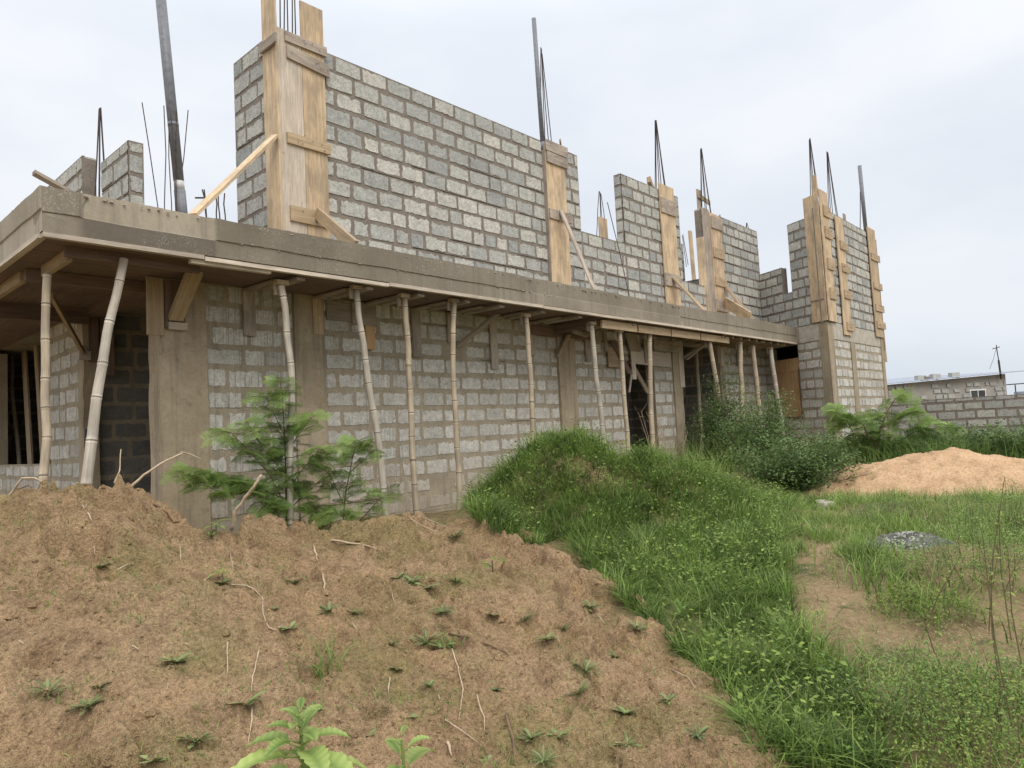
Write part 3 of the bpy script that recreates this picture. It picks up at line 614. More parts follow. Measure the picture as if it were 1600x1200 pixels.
bpart(t,'side_board','wood_mid',(22.82,6.05,2.9),(22.82,6.05,6.2),EY*.3,EX*.03,.3); bpart(t,'side_board','wood_mid',(22.95,5.95,2.55),(22.88,5.95,4.0),EX*.18,EY*.03,.6)
bpart(t,'side_board','wood_old',(21.2,6.25,6.2),(21.2,6.25,6.75),EX*.2,EY*.02)
fs_=Vector(onY(942,352,9.55))
t=thing('formwork_scrap',fs_,'small plywood square at the base of the rebars behind the low wall','formwork')
bpart(t,'panel_board','wood_new',fs_-EZ*.3,fs_+EZ*.18,EX*.35,EY*.02,.8)
t=thing('timber_post',(16.2,9.8,ST),'yellow timber post standing behind the low wall between two shutters','post')
pp=Vector(onY(1078,361,9.8)); bpart(t,'board','wood_new',(pp.x+.1,9.8,ST),(pp.x,9.8,pp.z),EX*.16,EY*.05,.7)
t=thing('loose_plank',(1.95,7.6,ST),'short dark plank end sticking out over the left slab corner','plank')
a=Vector(onY(60,274,7.6)); bpart(t,'board','wood_old',(a.x-.05,7.55,a.z),(a.x+.28,7.6,a.z-.12),EY*.1,EZ*.03,.2)
# ------------------------------------------------------------------ soffit and slab formwork
t=thing('soffit_formwork',(X0S,Y0S,2.9),'plywood soffit with pale edge boards under the slab overhang','formwork')
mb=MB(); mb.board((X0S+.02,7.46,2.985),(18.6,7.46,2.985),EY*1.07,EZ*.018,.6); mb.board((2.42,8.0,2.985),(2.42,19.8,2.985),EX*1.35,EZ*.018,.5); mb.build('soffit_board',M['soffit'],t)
segs=[1.735,3.12,5.4,7.35,8.35,10.6,12.4,15.2,18.66]
for i in range(len(segs)-1):
    dz=[0,-.012,.0,0,-.006,0,0,0][i]; bpart(t,'edge_board','wood_pale',(segs[i]+.004,Y0S+.012,2.974+dz),(segs[i+1]-.004,Y0S+.012,2.974+dz),EY*.06,EZ*.042,random.uniform(.4,1))
bpart(t,'edge_board','wood_pale',(3.0,Y0S+.05,2.93),(3.85,Y0S+.05,2.93),EY*.06,EZ*.04,.8)
bpart(t,'edge_board','wood_pale',(X0S+.012,19.9,2.974),(X0S+.012,Y0S+.05,2.974),EX*.06,EZ*.042,.6)
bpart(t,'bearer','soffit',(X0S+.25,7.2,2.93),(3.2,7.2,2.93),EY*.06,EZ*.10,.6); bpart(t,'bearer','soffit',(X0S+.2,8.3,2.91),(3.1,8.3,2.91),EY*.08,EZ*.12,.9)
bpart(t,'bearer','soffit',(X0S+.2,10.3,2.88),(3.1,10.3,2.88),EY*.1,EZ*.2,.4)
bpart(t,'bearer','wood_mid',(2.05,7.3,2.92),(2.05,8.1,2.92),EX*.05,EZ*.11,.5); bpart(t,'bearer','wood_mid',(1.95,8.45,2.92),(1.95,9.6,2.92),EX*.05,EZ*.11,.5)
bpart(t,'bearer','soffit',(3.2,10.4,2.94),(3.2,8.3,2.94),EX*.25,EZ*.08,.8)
for i,(xa,xb) in enumerate(((10.05,11.15),(11.2,12.35),(12.4,13.55),(13.6,14.9))): bpart(t,'bearer','wood_mid',(xa,7.02,2.855),(xb,7.02,2.855),EZ*.14,EY*.04,.7)
for i in range(9):
    x=14.7+i*.42; bpart(t,'joist','wood_mid',(x,7.0,2.93),(x+.1,7.98,2.93),EX*.08,EZ*.06,random.random())
GB='timber brackets under the slab edge'
ordn=['leftmost','second','third','fourth','fifth','sixth','seventh','eighth','ninth','tenth','eleventh','twelfth','thirteenth','fourteenth','fifteenth','sixteenth','seventeenth','eighteenth','nineteenth','twentieth']
br=[(388,440,525,'wood_old','pale clean plate'),(495,455,523,'wood_mid','black stained plate'),(576,467,546,'ply','reddish brown plate'),(649,478,558,'wood_old','notched plate'),(703,480,535,'wood_old','short plate behind a prop'),
    (770,493,577,'wood_pale','longest pale plate'),(829,508,555,'wood_old','plate beside the narrow prop'),(917,527,565,'wood_old','short plate right of the broad column'),(1062,541,605,'wood_pale','plate at the left edge of the dark porch opening'),(1126,540,572,'wood_pale','plate at the right edge of the dark porch opening'),(1152,545,572,'wood_old','small plate right of the porch opening')]
for i,(px,ya,yb,mt,ds) in enumerate(br):
    a=Vector(onY(px,ya,D-.03)); b=Vector(onY(px+(2 if i<8 else 4),yb,D-.03)); x=(a.x+b.x)/2
    t=thing('formwork_bracket',(x,D,b.z),'slab bracket with a %s'%ds,'bracket',GB)
    bpart(t,'wall_plate',mt,(x,D-.036,b.z),(x,D-.036,2.93),EX*(.15 if i<8 else .2),EY*.03,random.uniform(.4,.9))
    bpart(t,'joist','wood_old',(x-.02,D-.02,2.945),(x+.02,7.3,2.945),EX*.11,EZ*.03,.6)
    bpart(t,'joist','wood_old',(x+.06,7.7,2.912),(x+.1,6.98,2.912),EX*.1,EZ*.03,.4)
    if i in (4,8): 
        s=1; bpart(t,'strut','wood_old',(x+.1,D-.06,2.45 if i==4 else 2.55),(x+.55,7.5,2.92),EX*.1,Vector((0,.03,.03)),.3)
t=thing('strut_frame',(3.3,8,2.3),'heavy split diagonal strut and brown planks at the top of the left corner column','formwork')
bpart(t,'wall_plate','wood_mid',(3.05,D-.06,2.33),(3.05,D-.06,2.96),EX*.17,EY*.035,.5); bpart(t,'wall_plate','soffit',(3.26,D-.055,2.42),(3.26,D-.055,2.95),EX*.22,EY*.02,1.)
bpart(t,'strut','wood_mid',tuple(onY(274,498,D-.1)),tuple(onY(312,404,7.45)),EX*.15,Vector((0,.05,.05)),.35); bpart(t,'strut','wood_mid',tuple(onY(296,470,D-.14)),tuple(onY(322,404,7.5)),EX*.05,Vector((0,.04,.04)),.1); bpart(t,'cleat','wood_pale',(3.18,D-.07,2.44),(3.38,D-.07,2.44),EZ*.08,EY*.05,.4)
t=thing('strut_frame',(3.1,10.4,2.2),'dark plank props and a diagonal strut at the inner left column','formwork')
bpart(t,'wall_plate','soffit',(3.2,10.43,2.3),(3.2,10.43,2.93),EX*.12,EY*.03,.9); bpart(t,'wall_plate','soffit',(3.36,10.4,2.12),(3.36,10.4,2.93),EX*.16,EY*.03,.9)
bpart(t,'strut','wood_mid',(3.07,10.4,2.42),(2.4,9.2,2.9),EZ*.07,Vector((.03,-.03,0)),.3); bpart(t,'cleat','wood_pale',(3.02,10.42,2.38),(3.16,10.42,2.38),EZ*.12,EY*.05,.4)
t=thing('strut_frame',(10.25,7.95,2.3),'timber head frame spread over the broad middle column','formwork')
bpart(t,'head_board','soffit',(9.3,D-.05,2.83),(11.0,D-.05,2.83),EZ*.17,EY*.04,1.); bpart(t,'head_board','soffit',(10.0,7.1,2.87),(9.95,7.95,2.87),EX*.07,EZ*.13,.9)
bpart(t,'strut','wood_mid',(9.95,D-.09,2.38),(10.25,7.9,2.8),EX*.1,Vector((0,.04,.02)),.3); bpart(t,'cleat','wood_old',(9.9,7.5,2.78),(10.6,7.75,2.78),EZ*.05,EY*.1,.4); bpart(t,'joist','wood_mid',(10.35,7.05,2.9),(10.2,7.95,2.9),EX*.09,EZ*.1,.5)
t=thing('door_formwork',(13,D,2.3),'board lintel with crooked hanging planks over the dark doorway','formwork')
bpart(t,'lintel_board','wood_pale',(12.4,D-.045,2.50),(13.98,D-.045,2.46),EZ*.30,EY*.03,.6); bpart(t,'lintel_board','wood_old',(13.3,D-.05,2.78),(14.4,D-.05,2.78),EZ*.24,EY*.03,.8)
bpart(t,'hanger','wood_pale',(12.42,D-.075,2.02),(12.42,D-.075,2.62),EX*.14,EY*.025,.9); bpart(t,'hanger','wood_old',(12.5,D-.1,2.6),(12.35,D-.1,2.96),EX*.4,EY*.025,.5)
bpart(t,'hanger','wood_old',(12.95,D-.08,2.38),(12.93,D-.08,2.9),EX*.12,EY*.025,.3); bpart(t,'hanger','soffit',(12.25,D-.1,2.12),(11.7,D-.1,2.78),EX*.16,EY*.025,.9); bpart(t,'hanger','wood_mid',(11.55,D-.06,2.45),(11.95,D-.06,2.45),EZ*.4,EY*.02,.4)
bpart(t,'hanger','wood_old',(11.5,D-.07,2.55),(11.48,D-.07,2.95),EX*.07,EY*.02,.5); bpart(t,'hanger','wood_old',(11.2,D-.05,2.7),(11.2,D-.05,2.95),EX*.3,EY*.02,.5); bpart(t,'strut','wood_mid',(13.2,8.12,1.75),(12.75,8.2,2.4),EX*.14,EY*.03,.4); bpart(t,'strut','wood_old',(12.2,D-.08,1.75),(12.35,D-.08,2.2),EX*.05,EY*.02,.9)
t=thing('porch_head',(15.5,8,2.8),'grey lintel board and corner struts over the dark porch opening','formwork')
bpart(t,'lintel_board','wood_old',(14.5,8.1,2.9),(16.4,8.1,2.9),EZ*.1,EY*.04,.4); bpart(t,'strut','wood_pale',(14.56,7.9,2.5),(15.1,7.6,2.9),EX*.06,EY*.06,.4); bpart(t,'strut','wood_old',(16.3,8.0,2.5),(15.9,7.8,2.9),EX*.06,EY*.06,.3)
# window wedge board (old plank above plywood etc. already built) / patch boards between brackets
t=thing('lintel_panel',(5.75,D,2.7),'grey stained board panel under the slab between two left brackets','formwork')
bpart(t,'panel_board','wood_old',(5.22,D-.02,2.81),(5.62,D-.02,2.81),EZ*.26,EY*.02,.0); bpart(t,'panel_board','wood_old',(5.6,D-.05,2.80),(6.0,D-.05,2.79),EZ*.3,EY*.02,.3)
# ------------------------------------------------------------------ bamboo props
GP='bamboo props holding up the slab edge'
def bamboo(top, bot, r0, r1, label, pale=False, bend=.02, head=True, group=GP, seed=0, name='bamboo_prop'):
    r0*=.77; r1*=.77; rnd=random.Random(seed); a=Vector(bot); b=Vector(top); L=(b-a).length; t=thing(name,a,label,'prop',group)
    bd=Vector((rnd.uniform(-1,1),rnd.uniform(-1,1)*.5,0))*bend; bd2=Vector((rnd.uniform(-1,1),0,0))*bend*.5; kk_=[Vector((rnd.uniform(-.012,.012),rnd.uniform(-.008,.008),0)) for _ in range(40)]
    pts=[];rad=[];tn=[]; z=0; node=rnd.uniform(.1,.3)
    def P(k): return a.lerp(b,k)+bd*math.sin(k*math.pi)+bd2*math.sin(k*2*math.pi)+kk_[int(k*L/.33)].lerp(kk_[int(k*L/.33)+1],(k*L/.33)%1)
    ks=[]; z=-.0
    while z<L: ks.append((z/L,0)); z+=.12
    nz=node
    nodes=[]
    while nz<L: nodes.append(nz); nz+=rnd.uniform(.26,.40)
    ev=[(k,0) for k,_ in ks]
    for nd in nodes: ev += [((nd-.024)/L,1),((nd-.007)/L,2),(nd/L,3),((nd+.008)/L,3),((nd+.014)/L,2),((nd+.03)/L,1)]
    ev.append((1.,0)); ev=sorted(set(e for e in ev if 0<=e[0]<=1))
    for k, ty in ev:
        r=(r1+(r0-r1)*k); pts.append(P(k)); rad.append(r*(1,1.0,1.08,1.02)[ty]); tn.append((.55,.6,.85,0.)[ty]+ (rnd.uniform(-.1,.1)))
    mb=MB(); mb.tube(pts,rad,10,tn); mb.build('cane',M['bamboo_pale' if pale else 'bamboo'],t,smooth=True)
    if head: bpart(t,'head_block','wood_mid',(b.x-.07,b.y,b.z+.03),(b.x+.07,b.y,b.z+.03),EY*.08,EZ*.05,.5); bpart(t,'head_block','wood_old',(b.x-.01,b.y+.06,b.z-.1),(b.x-.01,b.y+.06,b.z+.03),EX*.1,EY*.03,.7)
    return t
props=[((74,428),(58,785),7.35,7.1,.044,.050,False,'tan bamboo prop at the far left, in front of the barred opening'),
 ((193,392),(138,770),7.1,6.95,.049,.066,True,'thickest bleached bamboo prop leaning by the left doorway'),
 ((440,446),(456,850),7.1,7.0,.048,.045,True,'white bamboo prop rising behind the feathery plant'),
 ((557,450),(607,850),7.1,7.0,.046,.055,True,'bent bamboo prop leaning left, right of the feathery plant'),
 ((631,466),(653,850),7.1,7.0,.046,.052,False,'tan bamboo prop with brown knots, fifth from the left'),
 ((709,470),(719,840),7.1,7.0,.048,.050,False,'straight tan bamboo prop beside a diagonal strut'),
 ((822,496),(834,760),7.1,7.0,.050,.052,False,'slim bamboo prop left of the broad middle column'),
 ((925,508),(950,760),7.1,7.0,.055,.058,True,'bleached bamboo prop leaning left between broad column and doorway'),
 ((968,520),(986,760),7.1,7.0,.052,.055,False,'thin bent bamboo prop at the left jamb of the doorway'),
 ((1015,522),(1019,740),7.1,7.0,.056,.060,False,'upright bamboo prop at the right jamb of the doorway'),
 ((1108,534),(1140,740),7.1,6.95,.062,.062,False,'curved tan bamboo prop across the dark porch opening'),
 ((1156,538),(1163,720),7.1,7.0,.072,.066,False,'bamboo prop standing straight above the dark bush'),
 ((1176,544),(1196,720),7.1,7.0,.074,.072,False,'yellowish bamboo prop leaning behind the dark bush'),
 ((1204,546),(1230,720),7.1,7.0,.072,.072,True,'whitish bamboo prop crossing the plywood window'),
 ((1088,545),(1096,690),8.45,8.4,.062,.06,False,'brown bamboo prop standing back inside the porch opening')]
for i,(tp,bt,yt,yb,r0,r1,pale,lab) in enumerate(props):
    a=onY(*tp,yt); b=onY(*bt,yb); a[2]=min(a[2],2.9)
    d=(b-a)/(a[2]-b[2]); b=a+d*(a[2]+.05)
    bamboo(a,b,r0,r1,lab,pale,.05,i not in (0,1),GP,i+20)
for i,(px,py,qx,qy) in enumerate(((6,560,2,728),(17,552,30,735))):
    a=onX(px,py,3.5); b=onX(qx,qy,3.45); d=(b-a)/(a[2]-b[2]); b=a+d*a[2]
    bamboo(a,b,.045,.045,('dark bamboo pole nearest the picture edge inside the left opening','curved dark bamboo pole inside the left opening')[i],False,.05,False,'dark bamboo poles inside the left opening',60+i,'bamboo_pole')
for i,(x0,y0,x1,y1,wd,lab) in enumerate(((37,540,48,728,.26,'broad brown plank standing in the left opening'),(55,520,68,728,.2,'narrow brown plank leaning in the left opening behind the tan prop'))):
    a=Vector(onX(x0,y0,3.55)); b=Vector(onX(x1,y1,3.45)); d=(b-a)/(a.z-b.z); b=a+d*a.z
    t=thing('loose_plank',b,lab,'plank'); bpart(t,'board','wood_mid',b,a,EY*wd,EX*.03,.0)
# torn poster on the inner left column
t=thing('poster',onY(137,690,10.46),'torn blue and white paper poster on the inner left column','poster')
def flat(poly, y, th=.004): 
    mb=MB(); v=[onY(px,py,y) for px,py in poly]; n=len(v); mb.add(v+[p+np.array([0,th,0]) for p in v],[tuple(range(n))[::-1]]+[(k,(k+1)%n,n+(k+1)%n,n+k) for k in range(n)]); return mb
flat([(133,672),(137,667),(139.5,663),(141,668),(141,674),(139,680),(141,686),(140.5,700),(133.5,700)],10.462).build('sheet',M['poster_white'],t)
flat([(133.2,672),(137,668),(138.5,665),(138.5,674),(137,681),(139.3,688),(139.3,693),(133.4,693)],10.458).build('blue_print',M['poster_blue'],t)
flat([(134.4,684),(137,684),(137,686),(134.4,686)],10.455).build('printed_bar',M['poster_white'],t)
# ------------------------------------------------------------------ background
w0=Vector(atD(1392,640,22.0)); w1=Vector(atD(1640,616,19.0)); w0.z=w1.z=0; du=(w1-w0).normalized(); nb=Vector((du.y,-du.x,0)); nb=nb if nb.dot(w0)<0 else -nb
bw=thing('boundary_wall',w0,'low grey block boundary wall behind the grass at right','wall')
PBW=frame(w0,du,nb); mo,bl=MB(),MB(); rc=[(0,(w1-w0).length,0,1.375)]; core(mo,PBW,rc,.15); block_face(mo,bl,PBW,rc,rough=.016,tone=(.0,.7),gapj=.05,seed=50,topdepth=.15,pitch=.5)
mo.build('mortar_bed',M['mortar_up'],bw); bl.build('block_courses',M['block_up'],bw)
s0=Vector(atD(1360,600,31)); s1=Vector(atD(1571,590,33.5)); s0.z=s1.z=0; du=(s1-s0).normalized(); nb=Vector((du.y,-du.x,0)); nb=nb if nb.dot(s0)<0 else -nb
sh=thing('shed',s0,'low grey block shed with a sloping metal sheet roof beyond the boundary wall','shed'); PSh=frame(s0,du,nb); L=(s1-s0).length
zl=atD(1385,603,31.3)[2]; zr=atD(1571,584,33.5)[2]
mb=MB(); vs=[PSh(0,0,0),PSh(L,0,0),PSh(L,zr,0),PSh(0,zl,0),PSh(0,0,-6),PSh(L,0,-6),PSh(L,zr,-6),PSh(0,zl,-6)]
mb.add(vs,[(0,1,2,3),(1,5,6,2),(4,0,3,7),(5,4,7,6)]); mb.build('wall',M['plaster'],sh)
mo,bl=MB(),MB(); block_face(mo,bl,frame(PSh(0,0,.034),du,nb),[(.9,L-.1,1.0,2.25)],rough=.03,tone=(0,.4),seed=52,gapj=.05,patch=.5,pitch=.45); bl.build('block_courses',M['block_up'],sh)
mb=MB(); n=64; vs=[]; fs=[]
for i in range(n+1):
    u=-.3+(L+1.5)*i/n; z=zl+(zr-zl)*u/L+.05+.02*(i%2)
    vs += [PSh(u,z,.35),PSh(u,z+.25,-6.3),PSh(u,z-.025,.35)]
for i in range(n): fs += [(i*3,i*3+3,i*3+4,i*3+1),(i*3+2,i*3+5,i*3+3,i*3)]
mb.add(vs,fs); mb.build('roof',M['tin'],sh)
a=atD(1518,609,32.6); du_=(Vector(a)-s0).dot(du); wz0,wz1=atD(1530,625,32.9)[2],atD(1530,610,32.9)[2]
def shb(name,u0,u1,z0,z1,d0,d1,m): return prism(PSh,u0,u1,z0,z1,d0,d1,name,m,sh)
fr=MB(); 
for (u0,u1,z0,z1) in ((du_,du_+.04,wz0,wz1),(du_+.92,du_+.96,wz0,wz1),(du_+.46,du_+.49,wz0,wz1),(du_-.03,du_+1.0,wz1,wz1+.05),(du_-.03,du_+1.0,wz0-.04,wz0)):
    vs=[PSh(u,z,d) for u in (u0,u1) for d in (.0,.07) for z in (z0,z1)]; fr.add(vs,[(0,1,3,2),(4,6,7,5),(0,4,5,1),(2,3,7,6),(0,2,6,4),(1,5,7,3)])
wf=fr.build('window',M['frame_white'],sh); pn=MB(); vs=[PSh(du_+.04,wz0,.045),PSh(du_+.92,wz0,.045),PSh(du_+.92,wz1,.045),PSh(du_+.04,wz1,.045)]; pn.add(vs,[(0,1,2,3)]); pn.build('pane',M['glass'],wf,origin=sh['org'])
for i,(px,py,lab) in enumerate(((1431,589,'leftmost grey block on the shed roof'),(1441,589,'small dark stone beside the leftmost block on the shed roof'),(1463,585,'middle grey block on the shed roof'),(1504,581,'rightmost grey block on the shed roof'))):
    p=Vector(atD(px,py,32.5)); u=(p-s0).dot(du); z=zl+(zr-zl)*u/L+.06; t=thing('roof_block',PSh(u,z,-.3),lab,'block','blocks weighing down the shed roof')
    mb=MB(); s=.16 if i==1 else .24; h=.15 if i==1 else .22
    P=lambda a,b,c: PSh(u+a,z+b,-.3+c)
    vs=[P(a+random.uniform(-.02,.02),b+random.uniform(-.015,.015),c) for a in (-s,s) for c in (-.1,.1) for b in (-.02,h)]; mb.add(vs,[(0,1,3,2),(4,6,7,5),(0,4,5,1),(2,3,7,6),(0,2,6,4),(1,5,7,3)]); mb.build('stone',M['block_up' if i!=1 else 'mortar_up'],t)
p=Vector(atD(1563,579,33.2)); q=Vector(atD(1557,543,33.2)); t=thing('aerial_mast',p,'thin aerial mast with a small cross bar standing on the shed roof','aerial')
mb=MB(); mb.tube([p-Vector((0,0,.4)),p+(q-p)*.45],.045,6); mb.tube([p+(q-p)*.42,q],.022,6); mb.build('pole',M['rebar'],t)
mb=MB(); a=Vector(atD(1551,545,33.2)); b=Vector(atD(1562,542,33.2)); mb.tube([a,b],.02,5); mb.tube([q-Vector((0,0,.1)),q+Vector((.05,0,.12))],.02,5); mb.build('cross_bar',M['rebar'],t)
mb=MB(); mb.tube([q,q.lerp(Vector(atD(1546,575,33.2)),.5)+Vector((0,0,-.1)),Vector(atD(1546,577,33.2))],.008,4); mb.build('stay_wire',M['rebar'],t)
s0b=Vector(atD(1583,600,38)); s0b.z=0; t=thing('open_shed',s0b,'dark open frame roof shelter at the far right edge','shelter')
dv=(Vector(atD(1660,600,38))-Vector(atD(1583,600,38))); dv.z=0; dv.normalize()
zt=atD(1590,601,38)[2]; zw=atD(1590,612,38)[2]
for i in range(5): p=s0b+dv*(.1+i*.6); mb=MB(); mb.tube([p,p+EZ*zt],.03,6); mb.build('post',M['rebar'],t)
mb=MB(); mb.board(s0b+EZ*(zt+.03)-dv*.25,s0b+dv*3.3+EZ*(zt+.10),Vector((.3,.3,0)),EZ*.05); mb.build('roof',M['rebar'],t)
mb=MB(); mb.board(s0b+EZ*(zw-.8),s0b+dv*3.2+EZ*(zw-.8),EZ*1.6,Vector((.04,.02,0))); mb.build('panel',M['tin'],t)
# ------------------------------------------------------------------ vegetation
def inpoly(px, py, poly):
    c=np.zeros(len(px),bool); n=len(poly); j=n-1
    for i in range(n):
        xi,yi=poly[i]; xj,yj=poly[j]
        k=((yi>py)!=(yj>py))&(px<(xj-xi)*(py-yi)/(yj-yi+1e-9)+xi); c^=k; j=i
    return c
def footprint(poly, xr, yr, n, rmax=60):
    """ground points inside an outline traced on the terrain"""
    x=rng.uniform(*xr,n); y=rng.uniform(*yr,n); z=terr(x,y); u,v=proj(np.stack([x,y,z],1)); vis=((np.stack([x,y,z],1)-EYE)@R)[:,2]>.3
    k=inpoly(u,v,poly)&vis&(np.hypot(x,y)<rmax); return np.stack([x,y,z],1)[k]
def blades(p, h, w, lean, tone, seg=3, curl=1.):
    n=len(p); a=rng.uniform(0,2*np.pi,n); dx=np.stack([np.cos(a),np.sin(a),np.zeros(n)],1); sd=np.stack([-np.sin(a),np.cos(a),np.zeros(n)],1)
    tw=rng.uniform(-.6,.6,n)[:,None]; sd=sd*np.cos(tw)+dx*np.sin(tw)
    V=[]; T=[]
    for i in range(seg+1):
        s=i/seg; c=p+dx*(lean*h*s**1.8)[:,None]+np.array([0,0,1.])*(h*s*(1-.35*np.clip(lean,0,1.5)*s*curl))[:,None]
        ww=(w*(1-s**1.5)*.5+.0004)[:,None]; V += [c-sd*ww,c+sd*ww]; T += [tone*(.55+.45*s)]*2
    V=np.stack(V,1).reshape(-1,3); T=np.stack(T,1).reshape(-1); b=np.arange(n)*(2*(seg+1)); F=[]
    for i in range(seg): F.append(np.stack([b+2*i,b+2*i+1,b+2*i+3,b+2*i+2],1))
    return V, np.concatenate(F), T
def join(parts):
    V=[];F=[];T=[];o=0
    for v,f,t in parts: V.append(v);F.append(f+o);T.append(t);o+=len(v)
    return np.concatenate(V),np.concatenate(F),np.concatenate(T)
def clump(p, sc, lo, hi, seed=0.):
    return np.array([lo+(hi-lo)*(.5+.5*noise.noise(Vector((q[0]*sc+seed,q[1]*sc,seed)))) for q in p])
G1=[(728,800),(745,765),(770,735),(800,705),(840,680),(900,675),(1000,680),(1100,690),(1190,735),(1235,800),(1225,880),(1240,950),(1262,1010),(1330,1050),(1370,1130),(1410,1215),(1190,1215),(1150,1120),(1085,1040),(1000,965),(935,905),(905,880),(880,850),(860,845),(845,860),(800,835),(770,830)]
p=footprint(G1,(1.5,10.5),(.2,8),300000,10.2); p=p[rng.random(len(p))<np.clip(9/np.hypot(p[:,0],p[:,1])**1.2,.3,1.)]
print('G1',len(p))
p[:,2]-=.02; r=np.hypot(p[:,0],p[:,1]); hh=clump(p,3.4,.07,.36,2.)*rng.uniform(.5,1.3,len(p))*np.where(r>6,1.05,.85); tn=np.clip(clump(p,4.2,-.15,.95,5.)+rng.normal(0,.2,len(p)),0,.78); dry=rng.random(len(p))<.05+.25*(clump(p,1.7,0,1,44.)>.68); tn[dry]=rng.uniform(.85,1.,dry.sum())
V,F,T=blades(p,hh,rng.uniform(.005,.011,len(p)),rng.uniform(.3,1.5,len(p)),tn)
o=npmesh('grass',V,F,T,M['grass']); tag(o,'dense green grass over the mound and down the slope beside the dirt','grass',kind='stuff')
# creeping leafy weed among the grass
p=footprint(G1,(1.5,10.5),(.2,8),70000,10.2); k=clump(p,1.3,0,1,9.)>.42; p=p[k]; n=len(p); 
def leaves(p, size, tone, ratio=.55, droop=.5):
    n=len(p); a=rng.uniform(0,2*np.pi,n); el=rng.uniform(-droop,droop,n); d=np.stack([np.cos(a)*np.cos(el),np.sin(a)*np.cos(el),np.sin(el)],1); up=rng.normal(0,.45,(n,3)); up[:,2]+=1; s=np.cross(d,up); s/=np.linalg.norm(s,axis=1)[:,None]
    L=size[:,None]; V=np.stack([p,p+d*L*.45+s*L*ratio*.5,p+d*L,p+d*L*.45-s*L*ratio*.5],1).reshape(-1,3); F=np.arange(n*4).reshape(n,4); return V,F,np.repeat(tone,4)
p2=p.copy(); p2[:,2]+=rng.uniform(.06,.30,n); V,F,T=leaves(p2,rng.uniform(.014,.040,n),np.clip(rng.normal(.42,.25,n)+.3*(rng.random(n)<.12),0,1))
o=npmesh('creeping_weed',V,F,T,M['leaf_lime']); tag(o,'small lime leaved creeper spread through the grass','ground cover',kind='stuff')
G2=[(1185,800),(1230,770),(1300,775),(1400,770),(1700,770),(1700,1300),(1360,1300),(1420,1215),(1375,1130),(1335,1050),(1262,1010),(1240,950),(1225,880)]
bare=[[(1240,840),(1315,845),(1325,895),(1318,915),(1350,955),(1415,1000),(1400,1050),(1280,1020),(1245,960),(1238,900)],[(1390,990),(1470,955),(1600,960),(1600,1050),(1500,1040),(1400,1055),(1340,1040)]]
p=footprint(G2,(2.,16),(-2.5,6),330000,15); u,v=proj(p); kb=np.zeros(len(p),bool)
ju=np.array([noise.noise(Vector((a*2.3,b*2.3,1.))) for a,b in p[:,:2]])*60; jv=np.array([noise.noise(Vector((a*2.3,b*2.3,8.))) for a,b in p[:,:2]])*34
for b in bare: kb|=inpoly(u+ju,v+jv,b)
ps=p[kb][::3]; sv=[];sf=[]
for q_ in ps:
    for _ in range(2):
        a=random.uniform(0,6.28); L_=random.uniform(.01,.05); x_,y_=q_[0]+random.gauss(0,.03),q_[1]+random.gauss(0,.03); z_=q_[2]+.03+random.uniform(-.015,.015); b_=len(sv); w__=.0014
        sv += [(x_-w__*math.sin(a),y_+w__*math.cos(a),z_),(x_+w__*math.sin(a),y_-w__*math.cos(a),z_),(x_+L_*math.cos(a)+w__,y_+L_*math.sin(a),z_+.008),(x_+L_*math.cos(a)-w__,y_+L_*math.sin(a),z_+.008)]; sf.append((b_,b_+1,b_+2,b_+3))
o=npmesh('dry_straw',np.array(sv),np.array(sf),rng.random(len(sv)),M['drygrass']); tag(o,'dry straw lying on the bare path at right','straw',kind='stuff')
ash=hit(1425,852); da=np.hypot(p[:,0]-ash.x,p[:,1]-ash.y)<.34; dsd=sand_z(p[:,0],p[:,1])>.03
kk=(~kb|(rng.random(len(p))<.12))&(~da|(rng.random(len(p))<.12))&~(dsd&(rng.random(len(p))<.995)); den=clump(p,.9,0,1,31.); kk&=rng.random(len(p))<np.clip((den-.30)*2.2,.08,1); r=np.hypot(p[:,0],p[:,1]); kk&=rng.random(len(p))<np.clip(r/6,.45,1); p=p[kk]; print('G2',len(p)); p[:,2]-=.02
hh=clump(p,2.2,.04,.30,12.)*rng.uniform(.5,1.3,len(p)); tn=np.clip(clump(p,2.6,.1,.95,15.)+rng.normal(0,.2,len(p)),0,.8); dry=rng.random(len(p))<clump(p,.9,.0,.5,19.); tn[dry]=rng.uniform(.85,1,dry.sum())
V,F,T=blades(p,hh,rng.uniform(.004,.010,len(p)),rng.uniform(.2,1.3,len(p)),tn)
o=npmesh('grass',V,F,T,M['grass']); tag(o,'patchy pale green grass on the open ground at right','grass',kind='stuff')
# tall grass along the building, porch and boundary wall
parts=[]
def tallgrass(n, cx, cy, sx, sy, h0, h1, t0, t1, w=.012):
    p=np.stack([rng.normal(cx,sx,n),rng.normal(cy,sy,n),np.zeros(n)],1); p[:,2]=terr(p[:,0],p[:,1])-.02
    parts.append(blades(p,rng.uniform(h0,h1,n),rng.uniform(.5,1.2,n)*w,rng.uniform(.2,1.1,n),rng.uniform(t0,t1,n)))
for i in range(26):
    px=1290+i*15; d=13.5+rng.random()*5; g=onZ(px,640-.052*0+60,0); q=atD(px,690,d); tallgrass(340,q[0],q[1],.6,.6,.25,.75,.05,.6)
for i in range(8): q=onZ(1290+i*40,705+rng.random()*14,0); tallgrass(420,q[0],q[1],.5,.5,.2,.5,.05,.55)
for (px,py,n,a,b) in ((590,838,160,.1,.3),(440,836,260,.1,.3),(330,830,160,.1,.3),(690,820,150,.1,.35),(540,834,260,.1,.32),(240,810,90,.1,.4)):
    q=hit(px,py+6); q=Vector(atR(px,py,7.1)); tallgrass(n,q.x,q.y,.3,.2,a,b,.2,.8,.008)
for (px,n) in ((1085,260),(1120,220),(1065,120)): q=atD(px,690,10.5); tallgrass(n,q[0],q[1],.35,.3,.5,1.15,.6,1.,.008)
